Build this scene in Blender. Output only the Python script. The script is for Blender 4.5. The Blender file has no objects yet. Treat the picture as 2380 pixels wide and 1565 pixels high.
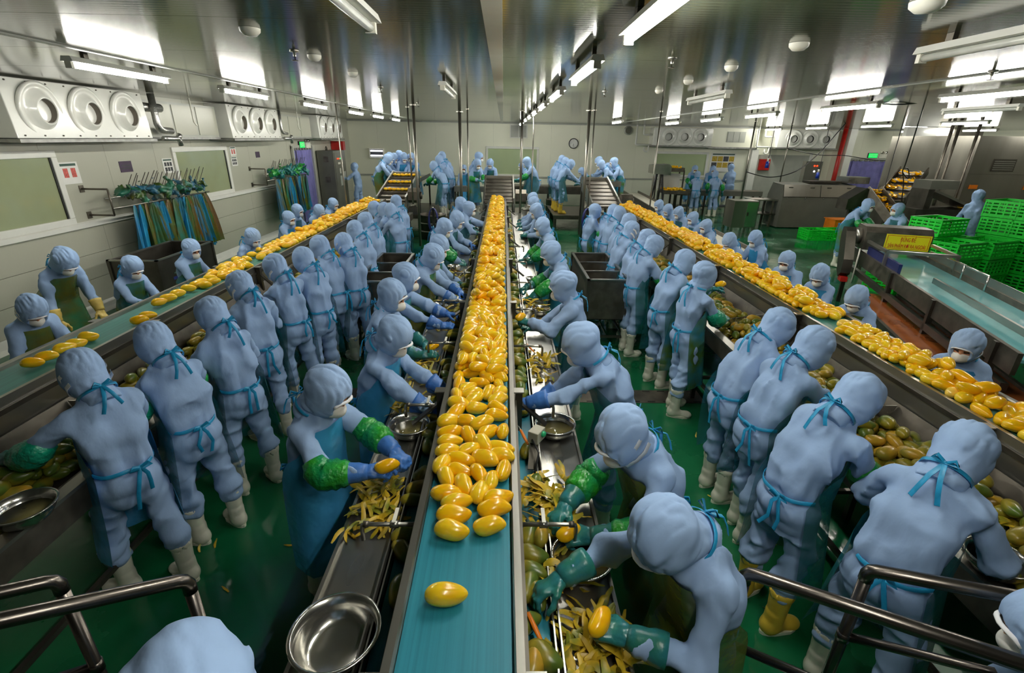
import bpy, bmesh, math, random
import numpy as np
from mathutils import Vector, Matrix, Euler
rnd = random.Random(7)
R = math.radians
SC = bpy.context.scene
COL = SC.collection

# ------------------------------------------------------------------ camera
IMG_W, IMG_H = 2380, 1565
FPX, PITCH, YAW, ROLL, CAM_H = 1128.7, R(22.196), R(1.347), R(1.038), 2.6
_f = Vector((math.sin(YAW) * math.cos(PITCH), math.cos(YAW) * math.cos(PITCH), -math.sin(PITCH)))
_r = Vector((math.cos(YAW), -math.sin(YAW), 0))
_u = _r.cross(_f)
CR = _r * math.cos(ROLL) + _u * math.sin(ROLL)
CU = _u * math.cos(ROLL) - _r * math.sin(ROLL)
CF = _f
CP = Vector((0, 0, CAM_H))
cam = bpy.data.cameras.new('camera')
cam.sensor_fit = 'HORIZONTAL'; cam.sensor_width = 36; cam.lens = FPX * 36 / IMG_W
cam.clip_start = 0.05; cam.clip_end = 100
cam_o = bpy.data.objects.new('camera', cam); COL.objects.link(cam_o)
m = Matrix((CR, CU, -CF)).transposed().to_4x4(); m.translation = CP
cam_o.matrix_world = m
SC.camera = cam_o

def ray(px, py):
    return CR * ((px - IMG_W / 2) / FPX) - CU * ((py - IMG_H / 2) / FPX) + CF
def at(px, py, z):
    d = ray(px, py); return CP + d * ((z - CAM_H) / d.z)
def atx(px, py, X):
    d = ray(px, py); return CP + d * (X / d.x)
def aty(px, py, Y):
    d = ray(px, py); return CP + d * (Y / d.y)

# ------------------------------------------------------------------ world and exposure
w = bpy.data.worlds.new('world'); SC.world = w; w.use_nodes = True
w.node_tree.nodes['Background'].inputs[0].default_value = (0.5, 0.55, 0.5, 1)
w.node_tree.nodes['Background'].inputs[1].default_value = 0.02
SC.view_settings.view_transform = 'Standard'; SC.view_settings.look = 'None'
SC.view_settings.exposure = -0.18; SC.view_settings.gamma = 1.0
SC.view_settings.use_curve_mapping = False
TUBE_STRENGTH = 150.0
CY = SC.cycles
CY.max_bounces = 6; CY.diffuse_bounces = 4; CY.glossy_bounces = 3; CY.transmission_bounces = 2; CY.transparent_max_bounces = 6
CY.caustics_reflective = False; CY.caustics_refractive = False

# ------------------------------------------------------------------ materials
MATS = {}
def lin(c):
    return tuple(((x / 255 + 0.055) / 1.055) ** 2.4 if x > 10 else x / 255 / 12.92 for x in c)
def mat(name, rgb, rough=0.5, metal=0.0, var=0.12, vscale=6.0, bump=0.0, bscale=40.0, bdist=0.01, rgb2=None, spec=0.5,
        alpha=1.0, trans=0.0, coat=0.0, rvar=0.0, stretch=None, emit=None, obj=True, detail=3.0, c0=0.35, c1=0.65, sss=0.0, crease=None):
    """Principled material with noise-driven colour, roughness and relief."""
    M = bpy.data.materials.new(name); M.use_nodes = True
    nt = M.node_tree; N = nt.nodes; L = nt.links
    b = N['Principled BSDF']
    c = lin(rgb)
    b.inputs['Roughness'].default_value = rough; b.inputs['Metallic'].default_value = metal
    b.inputs['Specular IOR Level'].default_value = spec
    if coat: b.inputs['Coat Weight'].default_value = coat; b.inputs['Coat Roughness'].default_value = 0.08
    if alpha < 1: b.inputs['Alpha'].default_value = alpha
    if trans: b.inputs['Transmission Weight'].default_value = trans
    if sss: b.inputs['Subsurface Weight'].default_value = sss; b.inputs['Subsurface Radius'].default_value = (0.02, 0.01, 0.004)
    tc = N.new('ShaderNodeTexCoord'); mp = N.new('ShaderNodeMapping')
    L.new(tc.outputs['Object' if obj else 'Generated'], mp.inputs[0])
    if stretch: mp.inputs['Scale'].default_value = stretch
    nz = N.new('ShaderNodeTexNoise'); nz.inputs['Scale'].default_value = vscale; nz.inputs['Detail'].default_value = detail
    L.new(mp.outputs[0], nz.inputs[0])
    rp = N.new('ShaderNodeValToRGB')
    rp.color_ramp.elements[0].position = c0; rp.color_ramp.elements[1].position = c1
    if rgb2:
        c2 = lin(rgb2)
        rp.color_ramp.elements[0].color = (*c, 1); rp.color_ramp.elements[1].color = (*c2, 1)
    else:
        rp.color_ramp.elements[0].color = tuple(x * (1 - var) for x in c) + (1,)
        rp.color_ramp.elements[1].color = tuple(min(1, x * (1 + var)) for x in c) + (1,)
    L.new(nz.outputs[0], rp.inputs[0]); L.new(rp.outputs[0], b.inputs['Base Color'])
    if rvar:
        mr = N.new('ShaderNodeMapRange'); mr.inputs[3].default_value = max(0.02, rough - rvar); mr.inputs[4].default_value = min(1, rough + rvar)
        L.new(nz.outputs[0], mr.inputs[0]); L.new(mr.outputs[0], b.inputs['Roughness'])
    if bump:
        n2 = N.new('ShaderNodeTexNoise'); n2.inputs['Scale'].default_value = bscale; n2.inputs['Detail'].default_value = 2
        L.new(mp.outputs[0], n2.inputs[0])
        bp = N.new('ShaderNodeBump'); bp.inputs['Strength'].default_value = bump; bp.inputs['Distance'].default_value = bdist
        L.new(n2.outputs[0], bp.inputs['Height']); L.new(bp.outputs[0], b.inputs['Normal'])
    if crease:
        n3 = N.new('ShaderNodeTexNoise'); n3.noise_type = 'RIDGED_MULTIFRACTAL'; n3.inputs['Scale'].default_value = crease[0]; n3.inputs['Detail'].default_value = 2; n3.inputs['Distortion'].default_value = 0.6
        L.new(mp.outputs[0], n3.inputs[0])
        b3 = N.new('ShaderNodeBump'); b3.inputs['Strength'].default_value = crease[1]; b3.inputs['Distance'].default_value = crease[2]
        L.new(n3.outputs[0], b3.inputs['Height']); L.new(b3.outputs[0], b.inputs['Normal'])
        if bump: L.new(b3.outputs[0], bp.inputs['Normal']); L.new(bp.outputs[0], b.inputs['Normal'])
    if emit:
        b.inputs['Emission Color'].default_value = (*lin(emit[0]), 1); b.inputs['Emission Strength'].default_value = emit[1]
    MATS[name] = M
    return M

mat('steel', (168, 166, 158), 0.30, 0.92, 0.12, 3, 0.05, 120, 0.002, rvar=0.10, stretch=(1, 0.15, 1))
mat('steel_bright', (205, 203, 196), 0.20, 0.95, 0.06, 5, rvar=0.06)
mat('steel_dark', (92, 88, 80), 0.38, 0.85, 0.2, 4, rvar=0.12)
mat('steel_worn', (108, 102, 92), 0.42, 0.8, 0.25, 7, 0.05, 60, 0.002, rvar=0.15)
mat('steel_brushed', (150, 146, 136), 0.34, 0.9, 0.12, 2.0, rvar=0.1, stretch=(1, 1, 0.1))
mat('galvanised', (150, 150, 146), 0.45, 0.7, 0.2, 9)
mat('foil', (190, 190, 186), 0.28, 0.9, 0.15, 30, 0.5, 60, 0.01)
mat('rubber_black', (28, 28, 28), 0.6)
mat('rail_steel', (110, 104, 98), 0.27, 0.95, 0.1, 10)
mat('fabric', (152, 179, 216), 0.85, 0, 0.05, 5, 0.3, 30, 0.008, spec=0.12, stretch=(1, 1, 0.5), crease=(4.2, 1.0, 0.05))
mat('hood_fabric', (156, 184, 222), 0.85, 0, 0.05, 6, 0.2, 40, 0.006, spec=0.15, stretch=(1.6, .7, 1), crease=(8.0, 0.9, 0.02))
mat('skin', (196, 140, 108), 0.5, 0, 0.08, 20)
mat('eye_dark', (36, 24, 20), 0.4)
mat('mask_white', (232, 230, 222), 0.8, 0, 0.03, 20, 0.1, 80, 0.003)
mat('band_white', (235, 235, 235), 0.8, 0, 0.03, 20)
mat('boot_white', (222, 220, 202), 0.38, 0, 0.08, 8, rvar=0.1)
mat('boot_yellow', (214, 182, 60), 0.4, 0, 0.12, 8)
mat('apron_blue', (74, 166, 224), 0.25, 0, 0.2, 3, 0.4, 14, 0.02, rgb2=(46, 140, 170), alpha=0.88, c0=0.4, c1=0.7)
mat('apron_green', (40, 138, 172), 0.25, 0, 0.2, 3.5, 0.4, 14, 0.02, rgb2=(78, 116, 30), alpha=0.84, c0=0.38, c1=0.62)
mat('apron_teal', (30, 126, 146), 0.3, 0, 0.2, 3, 0.4, 12, 0.02, rgb2=(30, 104, 92), alpha=0.62)
mat('apron_olive', (52, 128, 84), 0.25, 0, 0.2, 3.5, 0.4, 14, 0.02, rgb2=(116, 112, 22), alpha=0.84, c0=0.36, c1=0.62)
mat('tie', (34, 148, 196), 0.4, 0, 0.15, 20)
mat('sleeve_green', (20, 140, 84), 0.3, 0, 0.25, 9, 0.7, 30, 0.02, rgb2=(44, 150, 40))
mat('sleeve_teal', (22, 148, 116), 0.3, 0, 0.25, 9, 0.7, 30, 0.02)
mat('glove_blue', (66, 118, 192), 0.42, 0, 0.1, 14, 0.3, 50, 0.006)
mat('glove_teal', (44, 120, 130), 0.32, 0, 0.2, 14, 0.3, 50, 0.006, rgb2=(40, 112, 96))
mat('glove_yellow', (216, 188, 98), 0.4, 0, 0.12, 14, 0.3, 50, 0.006)
mat('mango', (250, 192, 20), 0.22, 0, 0.1, 9, 0.12, 30, 0.004, rgb2=(254, 212, 40), coat=0.25, sss=0.3)
mat('mango_pale', (245, 204, 84), 0.25, 0, 0.06, 9, coat=0.2)
mat('mango_deep', (250, 182, 14), 0.22, 0, 0.1, 9, 0.12, 30, 0.004, rgb2=(252, 200, 20), coat=0.25, sss=0.3)
mat('mango_skin', (82, 104, 36), 0.3, 0, 0.2, 7, 0.05, 60, 0.003, rgb2=(156, 136, 38), c0=0.42, c1=0.68)
mat('mango_skin_ripe', (196, 150, 44), 0.3, 0, 0.2, 8, rgb2=(138, 128, 44))
mat('peel', (206, 170, 40), 0.4, 0, 0.2, 12, rgb2=(126, 130, 34), c0=0.42, c1=0.62)
mat('belt_teal', (34, 122, 140), 0.42, 0, 0.18, 3, stretch=(26, 0.12, 1), rgb2=(44, 138, 158), rvar=0.1)
mat('belt_green', (58, 128, 120), 0.38, 0, 0.15, 3, stretch=(20, 0.15, 1))
mat('belt_white', (226, 222, 204), 0.4, 0, 0.06, 4)
mat('belt_brown', (150, 84, 40), 0.14, 0, 0.15, 3, rgb2=(120, 62, 30), rvar=0.06)
mat('belt_aqua', (104, 168, 172), 0.12, 0, 0.1, 3, rvar=0.06)
mat('water', (120, 112, 70), 0.05, 0, 0.1, 3, 0.3, 14, 0.01, spec=0.8)
mat('white_paint', (224, 224, 216), 0.22, 0, 0.03, 4, coat=0.3)
mat('white_plain', (222, 222, 214), 0.5, 0, 0.03, 4)
mat('panel_grey', (172, 174, 164), 0.35, 0, 0.05, 4)
mat('hole_shade', (20, 18, 16), 0.7)  # shade inside openings, put into the colour
mat('throat_shade', (104, 98, 88), 0.5)  # colour darkened to give the shade inside the left cooler outlets
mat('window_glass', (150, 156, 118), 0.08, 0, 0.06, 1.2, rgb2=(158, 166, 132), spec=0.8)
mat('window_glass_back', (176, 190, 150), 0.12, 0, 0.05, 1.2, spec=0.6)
mat('curtain_purple', (128, 124, 190), 0.3, 0, 0.15, 4, alpha=0.92)
mat('curtain_clear', (150, 152, 150), 0.25, 0, 0.15, 4)
mat('cabinet_grey', (108, 108, 98), 0.4, 0.2, 0.08, 3)
mat('red_paint', (178, 34, 26), 0.4)
mat('orange_plastic', (224, 122, 22), 0.4)
mat('sign_yellow', (226, 220, 20), 0.5, 0, 0.02)
mat('sign_red', (190, 24, 24), 0.5, 0, 0.02)
mat('purple_sign', (54, 34, 62), 0.5)
mat('paper', (224, 224, 218), 0.7, 0, 0.02)
mat('print_green', (60, 86, 76), 0.7)
mat('print_dark', (60, 62, 64), 0.7)
mat('print_red', (196, 92, 84), 0.7, 0, 0.3, 60)
mat('print_mango', (176, 150, 50), 0.6, 0, 0.4, 30)
mat('crate_green', (20, 208, 52), 0.4, 0, 0.10, 4)
mat('pallet_blue', (22, 34, 92), 0.5, 0, 0.1, 4)
mat('hose_blue', (34, 44, 110), 0.4)
mat('plug_blue', (30, 60, 160), 0.4)
mat('box_grey', (176, 172, 152), 0.45)
mat('button_green', (30, 170, 110), 0.35)
mat('black_plastic', (24, 24, 26), 0.45)
mat('clock_face', (226, 226, 222), 0.5)
mat('plastic_white', (228, 226, 212), 0.4)
mat('tube_lit', (255, 255, 250), 0.5, emit=((255, 253, 244), TUBE_STRENGTH))
mat('tube_off', (196, 198, 190), 0.25)
mat('exit_lit', (20, 160, 70), 0.5, emit=((20, 210, 90), 1.6))
mat('lamp_red', (220, 60, 30), 0.4, emit=((255, 60, 20), 3))
mat('lamp_green', (60, 220, 120), 0.4, emit=((60, 255, 130), 3))
mat('uv_lit', (240, 240, 255), 0.5, emit=((240, 240, 255), 6))
for _i, _c in enumerate(((30, 128, 190), (24, 110, 150), (30, 116, 100), (62, 96, 28), (96, 66, 16), (40, 150, 196))):
    mat('hang_%d' % _i, _c, 0.3, 0, 0.25, 3, 0.4, 10, 0.02, rgb2=((40, 110, 110), (90, 90, 20), (70, 88, 16), (110, 72, 14), (40, 110, 60), (30, 120, 160))[_i], alpha=0.92)

# ------------------------------------------------------------------ object helpers
def link(o, parent=None):
    COL.objects.link(o)
    if parent is not None: o.parent = parent
    return o
def tag(o, label=None, cat=None, group=None, kind=None):
    if label: o['label'] = label
    if cat: o['category'] = cat
    if group: o['group'] = group
    if kind: o['kind'] = kind
    return o
def thing(name, label, cat, loc=(0, 0, 0), rz=0.0, group=None, parent=None):
    o = bpy.data.objects.new(name, None); o.empty_display_size = 0.1
    link(o, parent); o.location = loc; o.rotation_euler = (0, 0, rz)
    return tag(o, label, cat, group)
def copy_tree(o, parent=None):
    c = o.copy(); COL.objects.link(c); c.parent = parent
    for ch in list(o.children): copy_tree(ch, c)
    return c
def mesh_np(name, V, F, mats, smooth=True, mi=None):
    """mesh from arrays of points and quads/triangles"""
    me = bpy.data.meshes.new(name)
    V = np.asarray(V, np.float32); F = np.asarray(F, np.int32)
    n = F.shape[1]
    me.vertices.add(len(V)); me.vertices.foreach_set('co', V.ravel())
    me.loops.add(F.size); me.loops.foreach_set('vertex_index', F.ravel())
    me.polygons.add(len(F)); me.polygons.foreach_set('loop_start', np.arange(len(F), dtype=np.int32) * n)
    try: me.polygons.foreach_set('loop_total', np.full(len(F), n, np.int32))
    except Exception: pass
    if not isinstance(mats, (list, tuple)): mats = [mats]
    for mm in mats: me.materials.append(MATS[mm])
    if mi is not None: me.polygons.foreach_set('material_index', np.asarray(mi, np.int32))
    if smooth: me.polygons.foreach_set('use_smooth', np.ones(len(F), bool))
    me.update(calc_edges=True)
    return me
def put(name, me, parent=None, loc=(0, 0, 0), rot=None):
    o = bpy.data.objects.new(name, me); link(o, parent); o.location = loc
    if rot is not None: o.rotation_euler = rot
    return o

class MB:
    """collects simple solids into one mesh"""
    def __init__(s): s.v = []; s.f = []; s.m = []; s.cm = 0; s.sm = []; s.csm = False
    def _add(s, vs, fs):
        o = len(s.v); s.v += [tuple(v) for v in vs]
        for f in fs: s.f.append(tuple(i + o for i in f)); s.m.append(s.cm); s.sm.append(s.csm)
    def box(s, x0, x1, y0, y1, z0, z1):
        s._add([(x0, y0, z0), (x1, y0, z0), (x1, y1, z0), (x0, y1, z0), (x0, y0, z1), (x1, y0, z1), (x1, y1, z1), (x0, y1, z1)],
               [(0, 3, 2, 1), (4, 5, 6, 7), (0, 1, 5, 4), (1, 2, 6, 5), (2, 3, 7, 6), (3, 0, 4, 7)]); return s
    def cbox(s, c, d): return s.box(c[0] - d[0] / 2, c[0] + d[0] / 2, c[1] - d[1] / 2, c[1] + d[1] / 2, c[2] - d[2] / 2, c[2] + d[2] / 2)
    def hexa(s, p):
        s._add(p, [(0, 3, 2, 1), (4, 5, 6, 7), (0, 1, 5, 4), (1, 2, 6, 5), (2, 3, 7, 6), (3, 0, 4, 7)]); return s
    def beam(s, a, b, w, h, up=(0, 0, 1)):
        a = Vector(a); b = Vector(b); d = (b - a).normalized(); up = Vector(up)
        if abs(d.dot(up)) > 0.98: up = Vector((0, 1, 0))
        x = d.cross(up).normalized(); y = x.cross(d).normalized(); x *= w / 2; y *= h / 2
        return s.hexa([a - x - y, a + x - y, b + x - y, b - x - y, a - x + y, a + x + y, b + x + y, b - x + y])
    def prism(s, poly, axis, a0, a1):
        n = len(poly)
        def P(q, a): return {'x': (a, q[0], q[1]), 'y': (q[0], a, q[1]), 'z': (q[0], q[1], a)}[axis]
        s._add([P(q, a0) for q in poly] + [P(q, a1) for q in poly],
               [tuple(range(n))[::-1], tuple(range(n, 2 * n))] + [(i, (i + 1) % n, n + (i + 1) % n, n + i) for i in range(n)]); return s
    def tube(s, pts, r, n=8, cap=True, flat=None):
        pts = [Vector(p) for p in pts]; k = len(pts); rs = r if isinstance(r, (list, tuple)) else [r] * k
        ring = []; up = None
        for i in range(k):
            d = (pts[min(i + 1, k - 1)] - pts[max(i - 1, 0)]).normalized()
            if up is None:
                up = Vector((0, 0, 1)) if abs(d.z) < 0.95 else Vector((1, 0, 0))
            x = d.cross(up)
            if x.length < 1e-4: x = d.cross(Vector((0.3, 1, 0.2)))
            x.normalize(); y = x.cross(d).normalized(); up = y
            fx, fy = flat if flat else (1, 1)
            ring.append([pts[i] + (x * math.cos(2 * math.pi * j / n) * fx + y * math.sin(2 * math.pi * j / n) * fy) * rs[i] for j in range(n)])
        vs = [p for rg in ring for p in rg]
        fs = [(i * n + j, i * n + (j + 1) % n, (i + 1) * n + (j + 1) % n, (i + 1) * n + j) for i in range(k - 1) for j in range(n)]
        if cap: fs += [tuple(range(n))[::-1], tuple((k - 1) * n + j for j in range(n))]
        c = s.csm; s.csm = True; s._add(vs, fs); s.csm = c; return s
    def cyl(s, a, b, r, n=12): return s.tube([a, b], r, n)
    def lathe(s, prof, n=24, c=(0, 0, 0), axis='z', cap=False):
        k = len(prof); vs = []
        for (r, z) in prof:
            for j in range(n):
                t = 2 * math.pi * j / n; q = (r * math.cos(t), r * math.sin(t), z)
                if axis == 'x': q = (q[2], q[0], q[1])
                elif axis == 'y': q = (q[0], q[2], q[1])
                vs.append((c[0] + q[0], c[1] + q[1], c[2] + q[2]))
        fs = [(i * n + j, i * n + (j + 1) % n, (i + 1) * n + (j + 1) % n, (i + 1) * n + j) for i in range(k - 1) for j in range(n)]
        if cap: fs += [tuple(range(n))[::-1], tuple((k - 1) * n + j for j in range(n))]
        cc = s.csm; s.csm = True; s._add(vs, fs); s.csm = cc; return s
    def ell(s, c, r, n=12, k=8):
        vs = []; 
        for i in range(k + 1):
            a = math.pi * i / k
            for j in range(n):
                t = 2 * math.pi * j / n
                vs.append((c[0] + r[0] * math.sin(a) * math.cos(t), c[1] + r[1] * math.sin(a) * math.sin(t), c[2] + r[2] * math.cos(a)))
        fs = [(i * n + j, i * n + (j + 1) % n, (i + 1) * n + (j + 1) % n, (i + 1) * n + j) for i in range(k) for j in range(n)]
        cc = s.csm; s.csm = True; s._add(vs, fs); s.csm = cc; return s
    def grid(s, P):
        """P[i][j] points"""
        a, b = len(P), len(P[0]); cc = s.csm; s.csm = True
        s._add([p for r_ in P for p in r_], [(i * b + j, i * b + j + 1, (i + 1) * b + j + 1, (i + 1) * b + j) for i in range(a - 1) for j in range(b - 1)])
        s.csm = cc; return s
    def mesh(s, name, mats):
        me = bpy.data.meshes.new(name); me.from_pydata(s.v, [], s.f)
        if not isinstance(mats, (list, tuple)): mats = [mats]
        for mm in mats: me.materials.append(MATS[mm])
        me.polygons.foreach_set('material_index', s.m); me.polygons.foreach_set('use_smooth', s.sm)
        bm = bmesh.new(); bm.from_mesh(me); bmesh.ops.recalc_face_normals(bm, faces=bm.faces); bm.to_mesh(me); bm.free()
        me.update(); return me
    def build(s, name, mats, parent=None, loc=(0, 0, 0), rot=None, bevel=0.0):
        o = put(name, s.mesh(name, mats), parent, loc, rot)
        if bevel:
            b = o.modifiers.new('bevel', 'BEVEL'); b.width = bevel; b.segments = 2; b.limit_method = 'ANGLE'
        return o
def text_mesh(txt, size, mname, depth=0.002, align='CENTER'):
    cu = bpy.data.curves.new('txt', 'FONT'); cu.body = txt; cu.size = size; cu.extrude = depth
    cu.align_x = align; cu.align_y = 'CENTER'
    o = bpy.data.objects.new('txt', cu); COL.objects.link(o)
    dg = bpy.context.evaluated_depsgraph_get(); me = bpy.data.meshes.new_from_object(o.evaluated_get(dg))
    bpy.data.objects.remove(o); me.materials.clear(); me.materials.append(MATS[mname]); return me
_ones = 'zeroth first second third fourth fifth sixth seventh eighth ninth tenth eleventh twelfth thirteenth fourteenth fifteenth sixteenth seventeenth eighteenth nineteenth'.split()
_tens = ' ten twenty thirty forty fifty sixty seventy eighty ninety'.split(' ')
def ordw(n):
    if n < 20: return _ones[n]
    t, u = divmod(n, 10)
    return (_tens[t] + '-' + _ones[u]) if u else _tens[t][:-1] + 'ieth'
NUMW = [ordw(k + 1) for k in range(99)]
# ------------------------------------------------------------------ the room
XL, XR, YB, YF, ZC = -6.25, 19.0, 21.3, -9.0, 3.19
def floor_material():
    M = bpy.data.materials.new('floor_green'); M.use_nodes = True; nt = M.node_tree; N = nt.nodes; L = nt.links
    b = N['Principled BSDF']; tc = N.new('ShaderNodeTexCoord')
    n1 = N.new('ShaderNodeTexNoise'); n1.inputs['Scale'].default_value = 0.9; n1.inputs['Detail'].default_value = 6
    L.new(tc.outputs['Object'], n1.inputs[0])
    rp = N.new('ShaderNodeValToRGB'); rp.color_ramp.elements[0].color = (0.005, 0.092, 0.034, 1); rp.color_ramp.elements[1].color = (0.010, 0.15, 0.055, 1)
    rp.color_ramp.elements[0].position = 0.35; rp.color_ramp.elements[1].position = 0.7
    L.new(n1.outputs[0], rp.inputs[0]); L.new(rp.outputs[0], b.inputs['Base Color'])
    mr = N.new('ShaderNodeMapRange'); mr.inputs[1].default_value = 0.4; mr.inputs[2].default_value = 0.65; mr.inputs[3].default_value = 0.06; mr.inputs[4].default_value = 0.30
    L.new(n1.outputs[0], mr.inputs[0]); L.new(mr.outputs[0], b.inputs['Roughness'])
    n2 = N.new('ShaderNodeTexNoise'); n2.inputs['Scale'].default_value = 7; L.new(tc.outputs['Object'], n2.inputs[0])
    bp = N.new('ShaderNodeBump'); bp.inputs['Strength'].default_value = 0.12; bp.inputs['Distance'].default_value = 0.02
    L.new(n2.outputs[0], bp.inputs['Height']); L.new(bp.outputs[0], b.inputs['Normal'])
    MATS['floor_green'] = M
def ribbed_material(name, col, rough, metal, axis, period, strength):
    """painted sheet panel with fine pressed ribs running along one axis"""
    M = bpy.data.materials.new(name); M.use_nodes = True; nt = M.node_tree; N = nt.nodes; L = nt.links
    b = N['Principled BSDF']; tc = N.new('ShaderNodeTexCoord'); geo = N.new('ShaderNodeNewGeometry')
    wv = N.new('ShaderNodeTexWave'); wv.wave_type = 'BANDS'; wv.bands_direction = axis; wv.wave_profile = 'SIN'
    wv.inputs['Scale'].default_value = 2 * math.pi / 20 / period; wv.inputs['Distortion'].default_value = 0
    L.new(geo.outputs['Position'], wv.inputs[0])
    nz = N.new('ShaderNodeTexNoise'); nz.inputs['Scale'].default_value = 0.8; L.new(geo.outputs['Position'], nz.inputs[0])
    rp = N.new('ShaderNodeValToRGB'); c = lin(col)
    rp.color_ramp.elements[0].color = tuple(x * 0.9 for x in c) + (1,); rp.color_ramp.elements[1].color = tuple(x * 1.06 for x in c) + (1,)
    L.new(nz.outputs[0], rp.inputs[0]); L.new(rp.outputs[0], b.inputs['Base Color'])
    b.inputs['Roughness'].default_value = rough; b.inputs['Metallic'].default_value = metal
    bp = N.new('ShaderNodeBump'); bp.inputs['Strength'].default_value = strength; bp.inputs['Distance'].default_value = 0.004
    L.new(wv.outputs['Fac'], bp.inputs['Height']); L.new(bp.outputs[0], b.inputs['Normal'])
    MATS[name] = M
floor_material()
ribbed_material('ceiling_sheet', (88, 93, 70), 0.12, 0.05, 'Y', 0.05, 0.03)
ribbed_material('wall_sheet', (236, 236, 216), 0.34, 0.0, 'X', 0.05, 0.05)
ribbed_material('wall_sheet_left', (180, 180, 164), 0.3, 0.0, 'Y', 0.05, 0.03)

def struct(name, mb, m, **k):
    o = mb.build(name, m, **k); o['kind'] = 'structure'; return o
struct('floor', MB().box(XL - 0.2, XR + 0.2, YF - 0.2, YB + 0.2, -0.15, 0.0), 'floor_green')

# ceiling: sheet panels butted together under a slab
ceil = struct('ceiling', MB().box(XL - 0.2, XR + 0.2, YF - 0.2, YB + 0.2, ZC + 0.04, ZC + 0.14), 'panel_grey')
xs = [XL, -3.3, -0.06, 4.2, 9.0, 14.0, XR]
for i in range(len(xs) - 1):
    y = YF
    while y < YB - 0.01:
        y2 = min(YB, y + 1.215)
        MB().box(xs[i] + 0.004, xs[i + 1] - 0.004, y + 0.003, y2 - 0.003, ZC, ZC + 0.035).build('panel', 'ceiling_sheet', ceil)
        y = y2
for i, (x, wd) in enumerate(((-3.3, 0.06), (-0.06, 0.10), (4.2, 0.035))):
    struct('trim_%d' % (i + 1), MB().box(x - wd / 2, x + wd / 2, YF, YB, ZC - 0.012, ZC - 0.001), 'panel_grey')

# left wall
wl = struct('wall_left', MB().box(XL - 0.2, XL - 0.03, YF, YB, 0, ZC), 'panel_grey')
for y0, y1 in [(YF + 1.15 * k, min(YB, YF + 1.15 * (k + 1))) for k in range(27)]:
    if y1 - y0 < 0.02: continue
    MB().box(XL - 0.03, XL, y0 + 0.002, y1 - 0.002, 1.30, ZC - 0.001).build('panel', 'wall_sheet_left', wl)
for z0, z1 in ((0.14, 0.50), (0.50, 0.86), (0.86, 1.30)):
    y = YF
    while y < YB:
        y2 = min(YB, y + 2.4)
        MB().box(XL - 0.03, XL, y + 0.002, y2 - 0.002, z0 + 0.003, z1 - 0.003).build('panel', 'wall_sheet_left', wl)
        y = y2
struct('trim_4', MB().prism([(XL, 1.24), (XL + 0.05, 1.26), (XL + 0.05, 1.32), (XL, 1.34)], 'y', YF, 15.0), 'white_plain')
struct('baseboard_left', MB().prism([(XL, 0), (XL + 0.12, 0), (XL + 0.05, 0.04), (XL + 0.015, 0.14), (XL, 0.14)], 'y', YF, 15.2), 'white_plain')
# back wall
wb = struct('wall_back', MB().box(XL - 0.2, XR + 0.2, YB + 0.03, YB + 0.2, 0, ZC), 'panel_grey')
x = XL
while x < XR - 0.01:
    x2 = min(XR, x + 1.17)
    MB().box(x + 0.002, x2 - 0.002, YB, YB + 0.03, 1.14, ZC - 0.001).build('panel', 'wall_sheet', wb)
    MB().box(x + 0.002, x2 - 0.002, YB, YB + 0.03, 0.0, 1.10).build('panel', 'wall_sheet', wb)
    x = x2
struct('trim_5', MB().box(XL, 10.4, YB - 0.035, YB - 0.0, 1.085, 1.135), 'panel_grey')
struct('trim_6', MB().box(XL, XR, YB - 0.03, YB, ZC - 0.05, ZC - 0.002), 'panel_grey')
struct('wall_right', MB().box(XR, XR + 0.2, YF, YB, 0, ZC), 'wall_sheet')
struct('wall_front', MB().box(XL - 0.2, XR + 0.2, YF - 0.2, YF, 0, ZC), 'wall_sheet')

def window(n, axis, a0, a1, z0, z1, pane, label):
    o = bpy.data.objects.new('window_%d' % n, None); link(o); o['kind'] = 'structure'; o['label'] = label
    fw = 0.09
    if axis == 'y':   # on the left wall
        fr = MB()
        for (y0, y1, q0, q1) in ((a0 - fw, a1 + fw, z0 - fw, z0), (a0 - fw, a1 + fw, z1, z1 + fw), (a0 - fw, a0, z0, z1), (a1, a1 + fw, z0, z1)):
            fr.box(XL - 0.02, XL + 0.035, y0, y1, q0, q1)
        fr.build('window_frame', 'white_plain', o, bevel=0.008)
        MB().box(XL + 0.001, XL + 0.006, a0, a1, z0, z1).build('pane', pane, o)
        MB().box(XL + 0.001, XL + 0.02, a1 - 0.025, a1, z0, z1).build('gasket', 'black_plastic', o)
    else:
        fr = MB()
        for (y0, y1, q0, q1) in ((a0 - fw, a1 + fw, z0 - fw, z0), (a0 - fw, a1 + fw, z1, z1 + fw), (a0 - fw, a0, z0, z1), (a1, a1 + fw, z0, z1)):
            fr.box(y0, y1, YB - 0.035, YB + 0.02, q0, q1)
        fr.build('window_frame', 'white_plain', o, bevel=0.008)
        MB().box(a0, a1, YB - 0.006, YB - 0.001, z0, z1).build('pane', pane, o)
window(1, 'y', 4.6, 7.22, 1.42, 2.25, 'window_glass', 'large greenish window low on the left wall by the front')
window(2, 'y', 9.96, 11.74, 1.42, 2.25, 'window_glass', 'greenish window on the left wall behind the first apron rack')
window(3, 'x', -0.62, 1.38, 1.22, 2.2, 'window_glass_back', 'pale green window in the middle of the back wall')
window(4, 'x', 6.36, 8.42, 1.30, 2.12, 'window_glass_back', 'pale green window in the back wall under the blower')

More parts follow.
